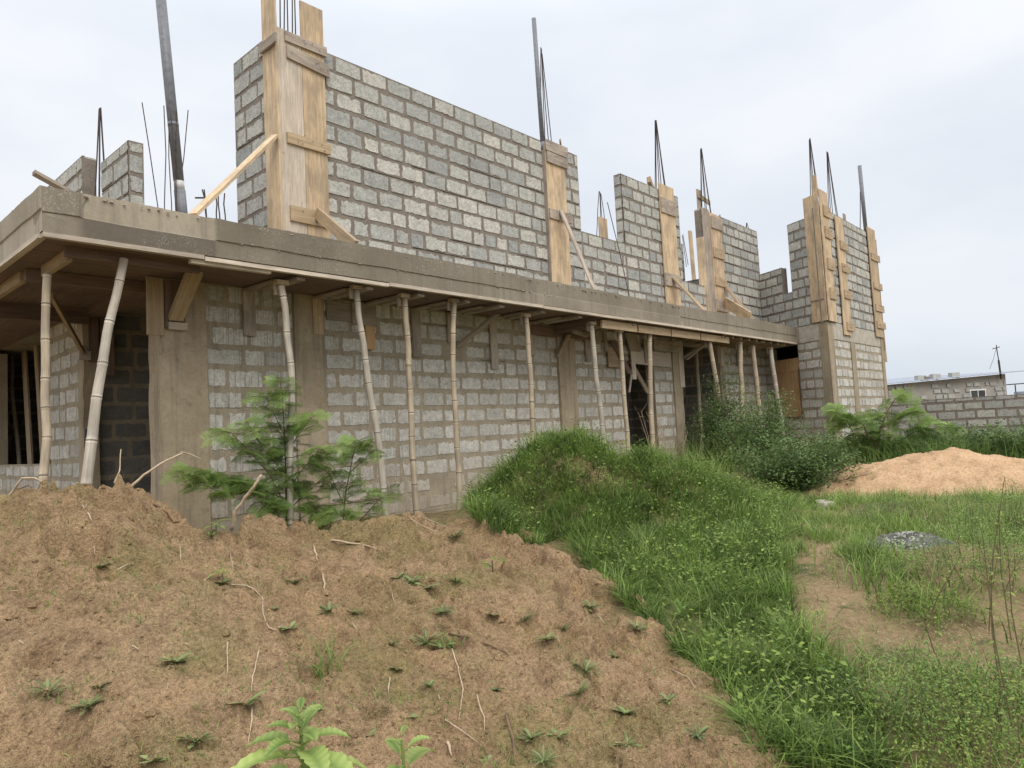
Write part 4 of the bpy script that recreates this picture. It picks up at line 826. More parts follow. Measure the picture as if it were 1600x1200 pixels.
V,F,T=join(parts); o=npmesh('tall_grass',V,F,T,M['grass']); tag(o,'tall unkempt grass along the foot of the walls','grass',kind='stuff')
# dry straw and crumbs lying on the dirt
n=42000; a=rng.uniform(math.radians(2),math.radians(68),n); rr_=rng.uniform(2.2,6.3,n); p=np.stack([rr_*np.sin(a),rr_*np.cos(a)],1); z=dirt_z(p[:,0],p[:,1]); ok=z>base_z(p[:,0],p[:,1])-.05
bm_=np.array([c.co[:] for c in dirt.data.vertices]); 
from mathutils.kdtree import KDTree
from mathutils.bvhtree import BVHTree
DT=BVHTree.FromPolygons([tuple(c) for c in bm_],[tuple(pl.vertices) for pl in dirt.data.polygons])
def drop(x,y):
    h=DT.ray_cast(Vector((x,y,3)),Vector((0,0,-1)))
    return (h[0], h[1]) if h[0] is not None else (Vector((x,y,float(terr(x,y)))),Vector((0,0,1)))
pts=[];T_=[]
V=[];F=[];T=[]
for i in np.where(ok)[0]:
    q,nr=drop(p[i,0],p[i,1]); t1=Vector((random.gauss(0,1),random.gauss(0,1),0)); t1=(t1-nr*t1.dot(nr)).normalized(); sd_=nr.cross(t1); L=random.uniform(.008,.03)*(3 if random.random()<.02 else 1); w_=random.uniform(.0008,.0018); b=len(V); l2=random.uniform(.0,.006)
    V += [q+nr*.002-t1*L/2-sd_*w_,q+nr*.002-t1*L/2+sd_*w_,q+nr*(.003+l2)+t1*L/2+sd_*w_,q+nr*(.003+l2)+t1*L/2-sd_*w_]; F.append((b,b+1,b+2,b+3)); T += [random.random()]*4
o=npmesh('dry_straw',np.array([tuple(v) for v in V]),np.array(F),np.array(T),M['drygrass']); tag(o,'dry straw bits strewn over the dirt mound','straw',kind='stuff')
# crumbs and clods of soil
mb=MB()
for k in range(3600):
    a=random.uniform(math.radians(3),math.radians(66)); r_=random.uniform(2.3,6.2); x,y=r_*math.sin(a),r_*math.cos(a)
    if dirt_z(x,y)<base_z(x,y)-.04: continue
    q,nr=drop(x,y); s=random.uniform(.004,.012)*(2.6 if random.random()<.05 else 1)*(1.8 if r_>4.8 and random.random()<.12 else 1)
    vs=[q+Vector((random.gauss(0,.15)+cx,random.gauss(0,.15)+cy,random.gauss(0,.12)+cz))*s for cx,cy,cz in ((1,0,0),(.2,1,.1),(-1,.1,0),(-.1,-1,0),(.5,.5,.75),(-.5,.4,.7),(0,-.5,.8),(0,0,-.6))]
    mb.add(vs,[(0,1,4),(1,2,5),(1,5,4),(2,3,6),(2,6,5),(3,0,6),(0,4,6),(4,5,6),(0,7,1),(1,7,2),(2,7,3),(3,7,0)])
tag(mb.build('soil_crumbs',M['dirt'],None),'loose crumbs and clods of soil on the dirt mound','soil',kind='stuff')
def surf(px,py):
    r=ray(px,py); h=DT.ray_cast(Vector(EYE),Vector(r).normalized())
    return h[0] if h[0] is not None else hit(px,py)
# rosette weeds
def rosette(seed, n=13, L=.075, up=.5, w=.2):
    rnd=random.Random(seed); mb=MB()
    for i in range(n):
        a=i*2.4+rnd.uniform(-.3,.3); el=rnd.uniform(.1,up+.25); l=L*rnd.uniform(.3,1.25); d=Vector((math.cos(a),math.sin(a),0)); s=Vector((-d.y,d.x,0)); tn=rnd.random(); vs=[];ww=l*w*rnd.uniform(.8,1.3)
        for k,(t,wf) in enumerate(((0,.25),(.3,.7),(.6,1.),(.85,.7),(1.,.05))):
            c=d*l*t*math.cos(el*(1-.5*t))+EZ*(l*math.sin(el)*t*(1-.45*t)+.003); vs += [c-s*ww*wf,c+EZ*(-.10*ww*wf*2),c+s*ww*wf]
        fs=[(k*3+j,k*3+j+1,k*3+j+4,k*3+j+3) for k in range(4) for j in range(2)]; mb.add(vs,fs,tn)
    return mb
ros=[rosette(i, n, L, u, w) for i,(n,L,u,w) in enumerate(((20,.07,.55,.15),(30,.07,.9,.10),(12,.07,.4,.22),(44,.08,1.1,.05)))]
rmesh=[]
spots=[(160,885,.8,2),(345,912,1.,2),(275,1035,1.2,0),(75,1085,1.3,3),(140,1105,1.3,1),(155,1075,.8,1),(305,1160,1.5,1),(240,1190,1.2,0),(385,1100,1.4,0),(330,840,1.,3),(460,912,1.,1),(515,955,1.1,1),(555,960,.9,1),(430,950,.5,2),(452,982,.8,0),
 (645,912,1.2,1),(668,918,1.,0),(620,905,.9,1),(712,910,.9,1),(770,962,.9,0),(692,958,1.1,1),(610,1008,.9,1),(665,1005,1.3,3),(690,1012,1.0,0),(620,1045,.8,0),(670,1072,.8,1),(820,970,1.,3),(855,1000,1.,0),(922,950,1.,1),(995,985,1.,3),(963,1028,1.,1),(915,1050,1.2,3),(905,1085,1.2,3),(978,1115,1.1,0),(1045,1095,.9,1),(775,1075,.8,0),(830,1155,1.2,1),(875,1150,1.1,0),(575,1150,.9,2),(490,1110,.9,1),(850,1190,1.1,3),(980,1165,1.1,1),(765,1190,1.0,2),(640,1120,.8,2),(712,840,.9,3),(1090,1150,1.1,1),(880,985,.8,3)]
rows={}
for s in spots: rows.setdefault(0 if s[1]<925 else 1 if s[1]<1000 else 2 if s[1]<1090 else 3,[]).append(s)
rn=['in top row on mound','in second row on mound','in third row on mound','in bottom row on mound']
more=['twenty first','twenty second']
looks=['flat rosette weed','dense rosette weed','few leaved weed','spiky grassy weed']
protos={}
for rk,ls in rows.items():
    for i,s in enumerate(sorted(ls)):
        q=surf(s[0],s[1]); 
        if s[3] not in protos: o=ros[s[3]].build('rosette_weed',M['leaf_weed']); protos[s[3]]=o
        else: o=protos[s[3]].copy(); COL.objects.link(o)
        o.location=q-EZ*.004; o.rotation_euler=(random.uniform(-.15,.15),random.uniform(-.15,.15),random.uniform(0,6.28)); k=s[2]*33/FP*(q-Vector(EYE)).length/.13; o.scale=(k,k,k)
        tag(o,'%s, %s %s'%(looks[s[3]],('leftmost' if i==0 else ordn[i]+' from left'),rn[rk]),'weed','small weeds on the dirt mound')
# fine sprouting grass hairs on the dirt
PP=[]
for sx_,sy_,sc_,_k in spots:
    q=surf(sx_,sy_)
    for k in range(int(34*sc_)): PP.append((q.x+random.gauss(0,.07),q.y+random.gauss(0,.07)))
for k in range(16000):
    a=random.uniform(math.radians(4),math.radians(66)); r_=random.uniform(2.4,6.2); x,y=r_*math.sin(a),r_*math.cos(a)
    if noise.fractal(Vector((x*1.6,y*1.6,3.3)),1.,2.,3)>.18: PP.append((x,y))
PP=np.array([tuple(drop(x,y)[0]) for x,y in PP if dirt_z(x,y)>base_z(x,y)-.05])
V,F,T=blades(PP,rng.uniform(.012,.045,len(PP)),rng.uniform(.0015,.0035,len(PP)),rng.uniform(.3,1.6,len(PP)),np.clip(rng.normal(.6,.25,len(PP)),0.1,1),2)
o=npmesh('sprouting_grass',V,F,T,M['grass']); tag(o,'fine short grass sprouting in patches on the dirt mound','grass',kind='stuff')
# bright broad leaf sprigs
def sprig(px,py,sc,label,seed):
    rnd=random.Random(seed); q=surf(px,py); t=thing('leafy_sprig',q,label,'weed'); mb=MB(); st=MB(); st.tube([q,q+EZ*.05*sc],.003*sc,5); st.build('stem',M['stem'],t)
    for i in range(7):
        a=i*2.4; d=Vector((math.cos(a),math.sin(a),0)); s=Vector((-d.y,d.x,0)); l=.09*sc*rnd.uniform(.6,1.1); z0=rnd.uniform(.02,.06)*sc; vs=[]
        for (k,wf) in ((0,.1),(.3,.8),(.6,1),(.85,.6),(1,.03)): c=q+EZ*(z0+l*(.6*k-.6*k*k))+d*l*k; w_=l*.13*wf; vs += [c-s*w_+EZ*.15*w_,c,c+s*w_+EZ*.15*w_]
        mb.add(vs,[(k*3+j,k*3+j+1,k*3+j+4,k*3+j+3) for k in range(4) for j in range(2)],rnd.uniform(.2,.7))
    mb.build('leaves',M['leaf_lime'],t)
sprig(770,893,1.5,'bright green leafy sprig near the right shoulder of the dirt mound',1); sprig(338,835,1.3,'bright green sprig on the crest below the crooked white stick',2); sprig(348,910,1.0,'small blue green sprig beside the pale curved root',3)
def tuft(px,py,n,h,label,name='grass_tuft',mat='grass',t0=.2,t1=.7,w=.006,sp=.03,q=None):
    q=q or surf(px,py); p=np.array(q)+np.stack([rng.normal(0,sp,n),rng.normal(0,sp,n),np.full(n,-.01)],1); V,F,T=blades(p,rng.uniform(.5,1.1,n)*h,rng.uniform(.6,1.2,n)*w,rng.uniform(.5,1.6,n),rng.uniform(t0,t1,n),4)
    o=npmesh(name,V-np.array(q),F,T,M[mat],None,q); tag(o,label,'grass tuft'); return o
tuft(508,1055,38,.26,'long bladed drooping grass tuft in the middle of the dirt mound'); tuft(700,1008,26,.12,'short green tuft beside the dark root on the mound'); tuft(640,905,40,.09,'low wide grass tuft on the upper middle of the mound',sp=.06)
# twigs and roots
def twig(pts, r, label, dark=False, lift=0.01, name='twig'):
    P_=[]; r=r*.68
    for i,(px,py,*z) in enumerate(pts):
        q=surf(px,py)+EZ*lift
        P_.append(q)
    rad=[r*(1-.5*i/(len(P_)-1))*random.uniform(.85,1.15) for i in range(len(P_))]
    sub=[];rs=[]
    for i in range(len(P_)-1):
        for k in range(3): sub.append(P_[i].lerp(P_[i+1],k/3)+Vector((random.gauss(0,r*.4),random.gauss(0,r*.4),random.uniform(0,r*.6)))); rs.append(rad[i]+(rad[i+1]-rad[i])*k/3)
    sub.append(P_[-1]); rs.append(rad[-1]*.6); o0=P_[0]; mb=MB(); mb.tube(sub,rs,6); o=mb.build(name,M['twig_dark' if dark else 'twig'],None,origin=tuple(o0),smooth=True); return tag(o,label,'twig','twigs and roots on the dirt mound')
tw=[([(362,917),(385,918),(400,925),(411,940),(411,962),(420,985),(432,988)],.006,'long pale curved root running down the left of the mound',0),
 ([(518,846),(545,851),(570,854),(590,862),(605,867)],.013,'thick bleached branch lying near the mound crest',0),
 ([(490,855),(494,868),(496,880)],.013,'short thick pale stick end standing out below the crest',0),([(503,900),(507,912),(507,925)],.011,'stubby grey stick lower down under the crest stick',0),
 ([(700,992),(730,998),(760,1010),(790,1022),(808,1040)],.010,'dark brown root crossing the right of the mound',1),
 ([(405,1020),(400,1040),(395,1062),(393,1085)],.005,'straight pale twig at lower left of the mound',0),([(393,1110),(392,1140),(388,1168)],.005,'pale twig just above the broad leaved plant',0),
 ([(706,1018),(716,1045),(724,1080),(717,1130)],.006,'long pale root right of the low green tuft',0),([(685,1090),(697,1130),(715,1142),(748,1165)],.005,'bent pale root at lower middle',0),
 ([(356,1008),(355,1048),(357,1090)],.005,'upright pale twig beside a rosette at lower left',0),([(610,920),(614,935),(619,950)],.004,'thin pale twig left of the wide tuft',0),([(550,975),(560,990)],.004,'tiny pale twig under the narrow rosettes',0),
 ([(610,1062),(607,1088)],.006,'short white twig in the middle of the slope',0),([(128,793),(138,806),(144,818)],.009,'pale stick on the left hump of the mound',0),([(147,857),(149,872)],.008,'short white stick end on the left hump',0),([(183,894),(205,883)],.007,'small forked pale twig lying left of center',0),
 ([(278,845),(282,862),(282,882)],.005,'thin upright pale twig left of the crest hole',0),([(360,868),(365,893)],.005,'thin pale twig under the crooked stick',0),([(240,790),(262,805),(270,816)],.010,'dark bent root arching on the right of the left hump',1),
 ([(790,1120),(800,1160),(806,1200)],.009,'brown stick pointing down at the bottom of the mound',1),([(700,1165),(706,1185)],.009,'pale stick end at the bottom centre',0),([(745,1090),(757,1125),(757,1160)],.005,'pale thin root near the lower centre',0),
 ([(935,965),(945,978)],.005,'small pale twig on the right slope',0),([(1050,1050),(1075,1062),(1088,1080)],.005,'thin twig at the right slope edge',0),([(640,812),(662,825),(690,836)],.006,'pale straw stalk lying on the crest bump',0),([(660,810),(690,822),(705,828)],.005,'second pale straw stalk on the crest bump',0),
 ([(206,1013),(218,1020)],.005,'tiny pale twig at far left',0),([(30,1005),(45,1015)],.005,'tiny curved twig by the left edge',0),([(560,868),(575,848)],.005,'thin dark twig leaning on the crest branch',1)]
for pts,r,lab,dk in tw: twig(pts,r,lab,bool(dk))
def stick(pts, r, label, mat='twig', cat='stick', taper=.6):
    """free standing stick: (px,py,distance)"""
    P_=[Vector(atR(px,py,d)) for px,py,d in pts]; mb=MB(); sub=[];rs=[]
    for i in range(len(P_)-1):
        for k in range(4): sub.append(P_[i].lerp(P_[i+1],k/4)+Vector((random.gauss(0,r*.2),random.gauss(0,r*.2),0))); s=(i+k/4)/(len(P_)-1); rs.append(r*(1-(1-taper)*s)*random.uniform(.9,1.1))
    sub.append(P_[-1]); rs.append(r*taper); mb.tube(sub,rs,7); o=mb.build('dry_stick',M[mat],None,origin=tuple(P_[0]),smooth=True); return tag(o,label,cat)
stick([(362,828,5.35),(368,800,5.3),(385,776,5.25),(398,760,5.2),(409,742,5.2)],.014,'crooked white stick standing on the mound crest before the feathery plant')
stick([(193,772,5.3),(225,742,5.3),(255,722,5.35),(285,708,5.4)],.009,'long pale twig slanting up from the left hump across the column')
stick([(0,790,5.2),(20,768,5.2),(35,747,5.15),(55,747,5.1),(70,757,5.1),(82,768,5.15)],.008,'arched pale twig at the left end of the mound')
stick([(25,765,5.25),(45,758,5.25),(60,770,5.2)],.006,'small dark arched twig inside the pale arch at left','twig_dark')
stick([(178,755,5.3),(187,735,5.35),(189,702,5.4)],.005,'thin upright dead twig in front of the left doorway')
stick([(283,706,5.42),(300,711,5.5),(316,718,5.55)],.005,'thin pale twig tip bending right over the corner column')
# ------- feathery plants
def frond(q, d, L, mbl, rnd, tone):
    d=d.normalized(); s=d.cross(EZ).normalized(); u=s.cross(d); ro=rnd.uniform(-1.1,1.1); s=s*math.cos(ro)+u*math.sin(ro); u=s.cross(d); npn=7
    for i in range(1,npn+1):
        t=i/npn; c=q+d*L*t-EZ*(.28*L*t*t)
        for sg in (-1,1):
            far_=L>.25; pl=L*.45*(1-.45*abs(t-.45)); pd=(s*sg*.85+d*.5-EZ*.28+u*rnd.uniform(-.1,.25)).normalized(); ps=pd.cross(u).normalized(); m=7 if far_ else 8
            for k in range(m):
                c2=c+pd*pl*(k+.6)/m-EZ*.15*pl*((k+.6)/m)**2
                for s2 in (-1,1):
                    e=c2+(ps*s2*.9+pd*.4)*L*(.105 if far_ else .085); w_=pd*L*(.028 if far_ else .022); mbl.add([c2-w_*.5,c2+w_*.5,e+w_,e-w_*.2],[(0,1,2,3)],tone)
def feathery(name, stems, label, fn, LF, seed, sparse=1.):
    rnd=random.Random(seed); base=stems[0][0][0]; t=thing(name,base,label,'shrub'); st,lf=MB(),MB()
    for pts,r in stems:
        pts=[Vector(p) for p in pts]; st.tube(pts,[r*(1-.7*i/(len(pts)-1)) for i in range(len(pts))],6)
        seg=[(a,b) for a,b in zip(pts,pts[1:])]; tot=sum((b-a).length for a,b in seg); nf=int(tot*fn*sparse)
        for k in range(nf):
            s=rnd.uniform(.3,1.) if k>2 else 1.; s*=tot; acc=0
            for a,b in seg:
                l=(b-a).length
                if acc+l>=s-1e-6: q=a.lerp(b,min(1,(s-acc)/l)); break
                acc+=l
            an=rnd.uniform(0,6.28); d=Vector((math.cos(an),math.sin(an),rnd.uniform(-.1,.75))); f=rnd.uniform(.65,1.2); tone=min(1,max(0,rnd.gauss(.5,.24)+.3*(s/tot>.85)))
            frond(q,d,LF*f,lf,rnd,tone)
            st.tube([q,q+d.normalized()*LF*f*.8-EZ*(.2*LF*f)],.0022,4)
    st.build('stem',M['stem'],t); lf.build('foliage',M['leaf_fern'],t)
def R_(px,py,d): return Vector(atR(px,py,d))
b0=R_(448,840,8.23); b0.z=0
feathery('feathery_shrub',[([b0,R_(447,760,8.17),R_(445,690,8.17),R_(441,620,8.11),R_(437,590,8.05)],.013),([R_(446,790,8.17),R_(420,740,8.05),R_(385,700,7.93),R_(360,675,7.87)],.008),([R_(446,780,8.17),R_(390,758,7.93),R_(330,752,7.81),R_(275,735,7.75)],.008),
  ([R_(446,720,8.17),R_(465,680,8.11),R_(490,650,8.05)],.007),([R_(447,800,8.17),R_(480,770,8.17),R_(510,740,8.17)],.007),([R_(444,680,8.17),R_(425,640,8.11),R_(415,620,8.05)],.006),([b0,R_(425,800,8.05),R_(395,775,7.93)],.008),([b0,R_(470,810,8.17),R_(500,790,8.17)],.008),([R_(447,770,8.2),R_(475,730,8.0),R_(500,700,7.9)],.006),([R_(446,740,8.2),R_(410,700,8.0),R_(385,660,7.9)],.006),([b0,R_(430,790,7.9),R_(405,800,7.8)],.006),([R_(446,760,8.2),R_(350,775,7.8),R_(300,745,7.8)],.006),([b0,R_(520,800,8.0),R_(545,810,8.0)],.006)],
  'feathery leaved green shrub growing round the white bamboo prop',38,.195,3)
b0=R_(533,838,8.17); b0.z=0
feathery('feathery_shrub',[([b0,R_(540,770,8.11),R_(551,715,8.05),R_(556,690,7.99)],.010),([R_(538,790,8.17),R_(515,740,8.05),R_(505,715,8.05)],.006),([R_(545,740,8.11),R_(572,715,8.05),R_(585,690,8.05)],.006),([b0,R_(575,800,8.05),R_(600,770,8.05)],.007),([b0,R_(500,800,8.17),R_(480,780,8.17)],.007)],
  'smaller feathery shrub left of the bent bamboo prop',34,.185,4)
b0=Vector(atD(1368,705,15)); b0.z=0
feathery('feathery_shrub',[([b0,Vector(atD(1375,670,15)),Vector(atD(1388,640,15)),Vector(atD(1400,622,15))],.03),([b0,Vector(atD(1350,665,14.8)),Vector(atD(1330,650,14.6))],.02),([Vector(atD(1375,670,15)),Vector(atD(1410,650,15)),Vector(atD(1440,640,15))],.02),([b0,Vector(atD(1420,680,15)),Vector(atD(1455,665,15))],.02),([b0,Vector(atD(1340,690,14.6)),Vector(atD(1315,640,14.4))],.015)],
  'light green feathery shrub at the right corner of the building',17,.36,5)
b0=Vector(atD(1450,720,16)); b0.z=0
feathery('feathery_shrub',[([b0,Vector(atD(1445,690,16)),Vector(atD(1435,660,16))],.02),([b0,Vector(atD(1470,690,16)),Vector(atD(1480,665,16))],.02)],'low feathery shrub before the boundary wall',15,.32,6)
# ------- leafy bushes
def bush(base, nsh, H, spread, leafn, leafL, label, seed, mat='leaf_dark', up=.75, name='leafy_bush', bs=.0):
    rnd=random.Random(seed); base=Vector(base); t=thing(name,base,label,'bush'); st=MB(); P_=[];S_=[];T_=[]
    for i in range(nsh):
        an=rnd.uniform(0,6.28); sp=spread*math.sqrt(rnd.random()); h=H*rnd.uniform(.45,1.)*(1-.45*(sp/spread)**2); e=base+Vector((math.cos(an)*sp,math.sin(an)*sp,h)); m_=base.lerp(e,.5)+Vector((0,0,.12*h))
        b0_=base+Vector((math.cos(an)*sp*bs+rnd.uniform(-.1,.1),math.sin(an)*sp*bs+rnd.uniform(-.1,.1),-.02)); m_=b0_.lerp(e,.5)+Vector((0,0,.12*h)); pts=[b0_,m_,e]; st.tube([pts[0],pts[0].lerp(pts[1],.6),m_,e],[.009,.007,.005,.002] if bs<.1 else [.002,.002,.0015,.001],4); tn=rnd.gauss(.4,.22)
        for k in range(leafn):
            s=rnd.uniform(.15,1.); q=(pts[0].lerp(m_,s*2) if s<.5 else m_.lerp(e,s*2-1)); off=Vector((rnd.gauss(0,1),rnd.gauss(0,1),rnd.gauss(0,.8)))*.085*H**.3
            P_.append(tuple(q+off)); S_.append(leafL*rnd.uniform(.6,1.3)); T_.append(min(1,max(0,tn+rnd.gauss(0,.15)+.15*(s-.6))))
    st.build('stem',M['stem'],t); V,F,T=leaves(np.array(P_),np.array(S_),np.array(T_),.5,.8); npmesh('foliage',V-np.array(base),F,T,M[mat],t)
bush(onZ(1140,738,0),80,2.25,.8,200,.052,'tall dark green leafy bush before the right bamboo props',1)
bush(onZ(1195,752,0),70,1.75,.95,190,.05,'middle dark green bush leaning out below the plywood window',7)
bush(onZ(1245,772,0),70,1.0,1.0,180,.05,'low spreading dark green bush left of the sand heap',2)
bush(onZ(1092,735,0),36,1.1,.6,120,.05,'small dark bush tucked against the grass mound',3)
for i,(px,d,H,sp,lab) in enumerate(((1305,16.5,.7,1.,'dark weedy bush at the foot of the bay column'),(1385,15.5,.75,1.1,'dark bush under the light feathery shrub'),(1475,16.5,.9,1.2,'broad green bush before the boundary wall middle'),(1545,15,.85,1.1,'dark green bush near the right end of the boundary wall'),(1600,14,1.0,1.,'green bush cut by the right picture edge'))):
    q=Vector(atD(px,700,d)); q.z=0; bush(q,34,H,sp,90,.075,lab,10+i,'leaf_dark' if i!=2 else 'leaf_fern')
# yellow green weed masses on the right foreground
for i,(px,py,H,sp,n,lab,mt) in enumerate(((1470,1110,.28,.5,46,'mass of small yellow green weeds at lower right','leaf_fern'),(1570,1180,.35,.5,40,'yellow green weed clump in the bottom right corner','leaf_lime'),(1440,960,.16,.28,22,'small light green weed clump beside the bare path','leaf_lime'),(1555,900,.42,.55,40,'pale green weeds around the tall bare stalks','leaf_fern'),(1590,830,.5,.6,30,'pale weeds at the right edge before the sand heap','leaf_fern'),(1385,812,.25,.25,18,'little dark weed clump beside the ash heap','leaf_dark'))):
    bush(hit(px,py),n*2,H,sp*1.1,110,.016,lab,30+i,mt,name='weed_clump',bs=.9)
# tall bare stalks at right
for i,(a,b,d) in enumerate((((1440,1000),(1500,870),4.6),((1590,1180),(1535,835),3.3),((1566,1100),(1548,880),3.6),((1580,1000),(1560,790),4.4),((1545,990),(1570,745),4.8),((1490,1080),(1440,960),3.8),((1600,1060),(1575,860),4.0),((1478,945),(1482,905),5.0))):
    p=hit(*a) if a[1]<1200 else hit(a[0],1199); dd=math.hypot(p.x,p.y); q=Vector(atR(*b,dd)); t=thing('weed_stalk',p,'thin dark bare weed stalk at the right, %s of the stalks'%( 'leftmost' if i==5 else ['first leaning','longest leaning','second longest','upright thin','tallest upright','','right edge','shortest'][i]),'stalk','bare weed stalks at right')
    mb=MB(); m_=p.lerp(q,.5)+Vector((.02,.02,0)); mb.tube([p,m_,q],[.004,.0035,.0015],5); mb.build('stem',M['stem'],t)
    P_=[];
    for k in range(26): s=random.uniform(.25,1); P_.append(tuple((p.lerp(m_,s*2) if s<.5 else m_.lerp(q,s*2-1))+Vector((random.gauss(0,.035),random.gauss(0,.035),random.gauss(0,.02)))))
    V,F,T=leaves(np.array(P_),np.random.default_rng(i).uniform(.015,.035,len(P_)),np.random.default_rng(i).uniform(.3,1,len(P_)),.45,.7); npmesh('leaves',V-np.array(p),F,T,M['leaf_lime'],t)
# dead stems in the doorway
q=Vector((12.7,7.6,0))
t=thing('dead_weed',q,'tangle of dry leafless stems in front of the dark doorway','weed'); mb=MB()
for i in range(16):
    a=q+Vector((random.uniform(-.5,.6),random.uniform(-.2,.2),.2)); b=a+Vector((random.uniform(-.45,.45),random.uniform(-.2,.2),random.uniform(.5,1.25))); m_=a.lerp(b,.5)+Vector((random.uniform(-.1,.1),0,.05)); mb.tube([a,m_,b],[.008,.006,.003],4)
    for k in range(3): c=m_.lerp(b,random.random()); mb.tube([c,c+Vector((random.uniform(-.2,.2),random.uniform(-.1,.1),random.uniform(.0,.2)))],.003,3)
mb.build('stem',M['twig'],t)
# ash heap
XX,YY=np.meshgrid(np.arange(ash.x-1,ash.x+1,.03),np.arange(ash.y-1,ash.y+1,.03),indexing='ij')
o=heightmesh('ash_heap',(XX,YY),lambda x,y: base_z(x,y)-.06+.15*np.exp(-(((x-ash.x)/.27)**2+((y-ash.y)/.36)**2)),M['ash'],(.02,.02,.02)); tag(o,'low heap of grey ash and gravel in the grass','ash heap')
mb=MB()
for k in range(500):
    a=random.uniform(0,6.28); r_=.36*math.sqrt(random.random()); x=ash.x+r_*math.cos(a); y=ash.y+r_*math.sin(a); z=float(base_z(x,y))-.05+.15*math.exp(-((r_/.31)**2)); s=random.uniform(.008,.022)
    vs=[(x+s*random.uniform(.5,1)*c[0],y+s*random.uniform(.5,1)*c[1],z+s*.7*c[2]) for c in ((1,0,0),(-1,0,0),(0,1,0),(0,-1,0),(0,0,1))]; mb.add(vs,[(0,2,4),(2,1,4),(1,3,4),(3,0,4)],random.random())
mb.build('loose_gravel',M['block_up'],o,origin=(0,0,0))
q=hit(1290,792); t=thing('pale_stone',q,'pale flat stones lying in the grass below the dark bush','stone'); mb=MB()
for (dx,dy,s) in ((0,0,.14),(.16,.1,.09)):
    vs=[(q.x+dx+s*math.cos(a)*random.uniform(.8,1.1),q.y+dy+s*.7*math.sin(a)*random.uniform(.8,1.1),q.z+h) for h in (-.02,.06) for a in [i*6.283/9 for i in range(9)]]; mb.add(vs,[tuple(range(9,18))]+[(k,(k+1)%9,9+(k+1)%9,9+k) for k in range(9)],.9)
mb.build('stone',M['crust'],t)
# foreground broad leaved plants
def broadleaf(mb, q, d, L, wd, rnd, droop=.5, tone=.5):
    d=d.normalized(); s=d.cross(EZ).normalized(); n=15; vs=[];fs=[];ts=[]
    for i in range(n+1):
        t=i/n; w_=wd*L*(math.sin(math.pi*min(1,t**.75))**.8)*(1 if i%2 else .84)*.5+.0004
        c=q+d*L*t-EZ*droop*L*t*t; lift=EZ*w_*.35
        wv=EZ*(.012*L*math.sin(i*2.1))
        vs += [c-s*w_+lift+wv,c-s*w_*.5+lift*.35,c,c+s*w_*.5+lift*.35,c+s*w_+lift-wv]; ts += [tone+.1+(.14 if i%2 else -.14),tone+(.12 if i%2 else -.12),tone-.4,tone+(.12 if i%2 else -.12),tone+.1+(.14 if i%2 else -.14)]
    for i in range(n):
        for j in range(4): fs.append((i*5+j,i*5+j+1,i*5+j+6,i*5+j+5))
    mb.add(vs,fs,ts)
def weed(px, ytop, d, label, nl, LL, seed):
    rnd=random.Random(seed); top=Vector(atR(px,ytop,d)); base=Vector((top.x+.03,top.y-.02,float(base_z(top.x,top.y))-.05)); t=thing('broad_leaved_weed',base,label,'plant'); st=MB(); st.tube([base,base.lerp(top,.5)+Vector((.01,0,0)),top-EZ*.01],[.007,.006,.003],7); st.build('stem',M['leaf_pale'],t)
    lf=MB()
    for i in range(nl):
        k=i/nl; s=k**.9; q=top-EZ*(.003+.17*s); an=i*2.4+rnd.uniform(-.3,.3)+.6; d_=Vector((math.cos(an),math.sin(an),.95-1.0*min(1,k*1.6))); L=LL*(.35+.9*min(1,k*2.2))*rnd.uniform(.85,1.15)
        pet=q+d_.normalized()*L*.22; st2=MB(); 
        lf.tube([q,pet],.0022,4,.6); broadleaf(lf,pet,d_,L,.47,rnd,.35+.3*k,rnd.uniform(.35,.75))
    lf.build('leaves',M['leaf_pale'],t,smooth=True)
weed(468,1112,1.55,'pale green broad leaved plant rising at the bottom edge of the picture',30,.098,2)
weed(627,1148,1.5,'smaller pale green broad leaved plant right of the big one at the bottom edge',13,.085,4)
# ------------------------------------------------------------------ light, sky, camera
W=bpy.data.worlds.new('World'); SC.world=W; W.use_nodes=True; nt=W.node_tree; nt.nodes.clear()
SUN_EL, SUN_AZ=math.radians(50), math.radians(205)
out=nt.nodes.new('ShaderNodeOutputWorld'); bg1=nt.nodes.new('ShaderNodeBackground'); bg2=nt.nodes.new('ShaderNodeBackground'); mx=nt.nodes.new('ShaderNodeMixShader')
sky=nt.nodes.new('ShaderNodeTexSky'); sky.sky_type='NISHITA'; sky.sun_disc=False; sky.sun_elevation=SUN_EL; sky.sun_rotation=SUN_AZ
nt.links.new(sky.outputs[0],bg1.inputs[0]); bg1.inputs[1].default_value=.10
tc=nt.nodes.new('ShaderNodeTexCoord'); sp=nt.nodes.new('ShaderNodeSeparateXYZ'); nt.links.new(tc.outputs['Generated'],sp.inputs[0])
rp=nt.nodes.new('ShaderNodeValToRGB'); e=rp.color_ramp.elements; e[0].position=0.; e[0].color=(.58,.62,.67,1); e[1].position=1.; e[1].color=(1.62,1.62,1.64,1)
k=e.new(.25); k.color=(.67,.695,.735,1); k=e.new(.5); k.color=(.735,.755,.795,1); k=e.new(.75); k.color=(1.25,1.26,1.29,1)
nt.links.new(sp.outputs[2],rp.inputs[0])
mp=nt.nodes.new('ShaderNodeMapping'); mp.inputs['Scale'].default_value=(1.,1.,2.6); nt.links.new(tc.outputs['Generated'],mp.inputs[0])
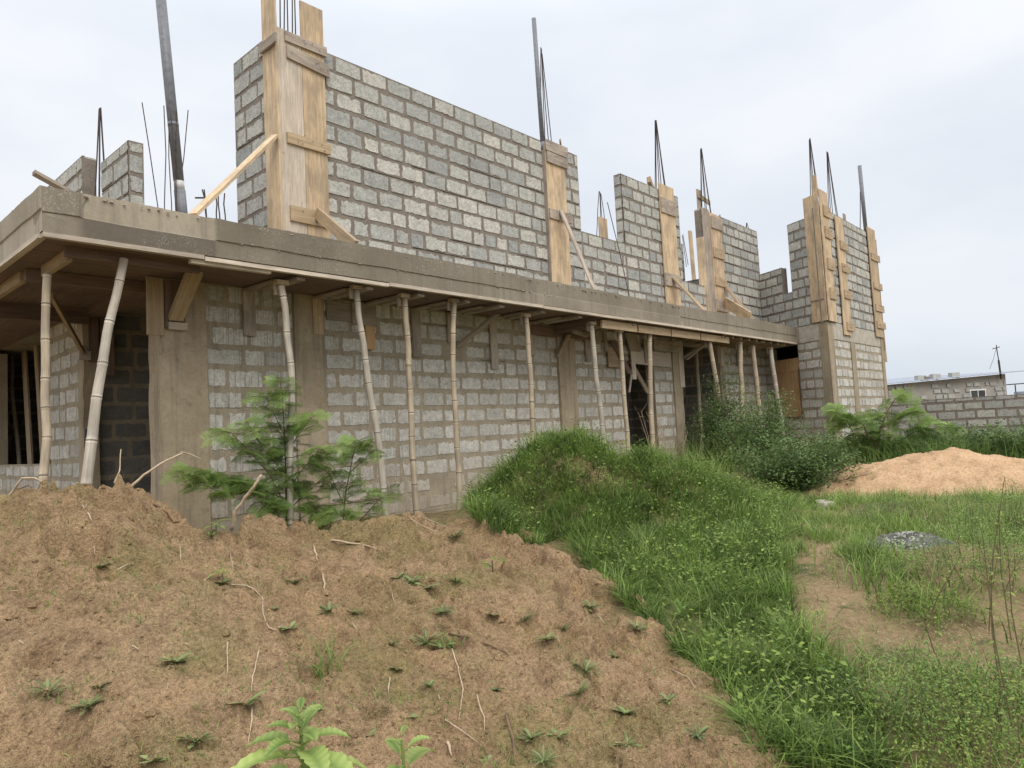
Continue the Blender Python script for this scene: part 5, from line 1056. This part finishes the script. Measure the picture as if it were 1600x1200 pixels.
nz=nt.nodes.new('ShaderNodeTexNoise'); nz.inputs['Scale'].default_value=2.3; nz.inputs['Detail'].default_value=5; nz.inputs['Roughness'].default_value=.5; nt.links.new(mp.outputs[0],nz.inputs['Vector'])
r2_=nt.nodes.new('ShaderNodeValToRGB'); e=r2_.color_ramp.elements; e[0].position=.36; e[0].color=(.87,.895,.92,1); e[1].position=.66; e[1].color=(1.03,1.02,1.01,1); nt.links.new(nz.outputs[0],r2_.inputs[0])
ml=nt.nodes.new('ShaderNodeMix'); ml.data_type='RGBA'; ml.blend_type='MULTIPLY'; ml.inputs[0].default_value=1.; nt.links.new(rp.outputs[0],ml.inputs[6]); nt.links.new(r2_.outputs[0],ml.inputs[7])
nt.links.new(ml.outputs[2],bg2.inputs[0]); bg2.inputs[1].default_value=1.0
mx.inputs[0].default_value=.95; nt.links.new(bg1.outputs[0],mx.inputs[1]); nt.links.new(bg2.outputs[0],mx.inputs[2]); nt.links.new(mx.outputs[0],out.inputs[0])
sl_=bpy.data.lights.new('sun','SUN'); sl_.energy=1.5; sl_.angle=math.radians(40); sl_.color=(1.,.94,.85); so=bpy.data.objects.new('sun',sl_); COL.objects.link(so)
sd_=Vector((math.sin(SUN_AZ)*math.cos(SUN_EL),math.cos(SUN_AZ)*math.cos(SUN_EL),math.sin(SUN_EL))); so.rotation_euler=sd_.to_track_quat('Z','Y').to_euler(); so.location=(0,0,30)
cam=bpy.data.cameras.new('camera'); cam.sensor_fit='HORIZONTAL'; cam.sensor_width=36; cam.lens=FP/1600*36; cam.clip_start=.05; cam.clip_end=3000
co=bpy.data.objects.new('camera',cam); COL.objects.link(co); m=Matrix.Identity(4)
for i in range(3): m[i][0]=R[i,0]; m[i][1]=-R[i,1]; m[i][2]=-R[i,2]; m[i][3]=EYE[i]
co.matrix_world=m; SC.camera=co
SC.view_settings.view_transform='Standard'; SC.view_settings.look='None'; SC.view_settings.exposure=.42; SC.view_settings.gamma=1
for o in bpy.data.objects:
    if 'org' in o: del o['org']
print('objects',len(bpy.data.objects))
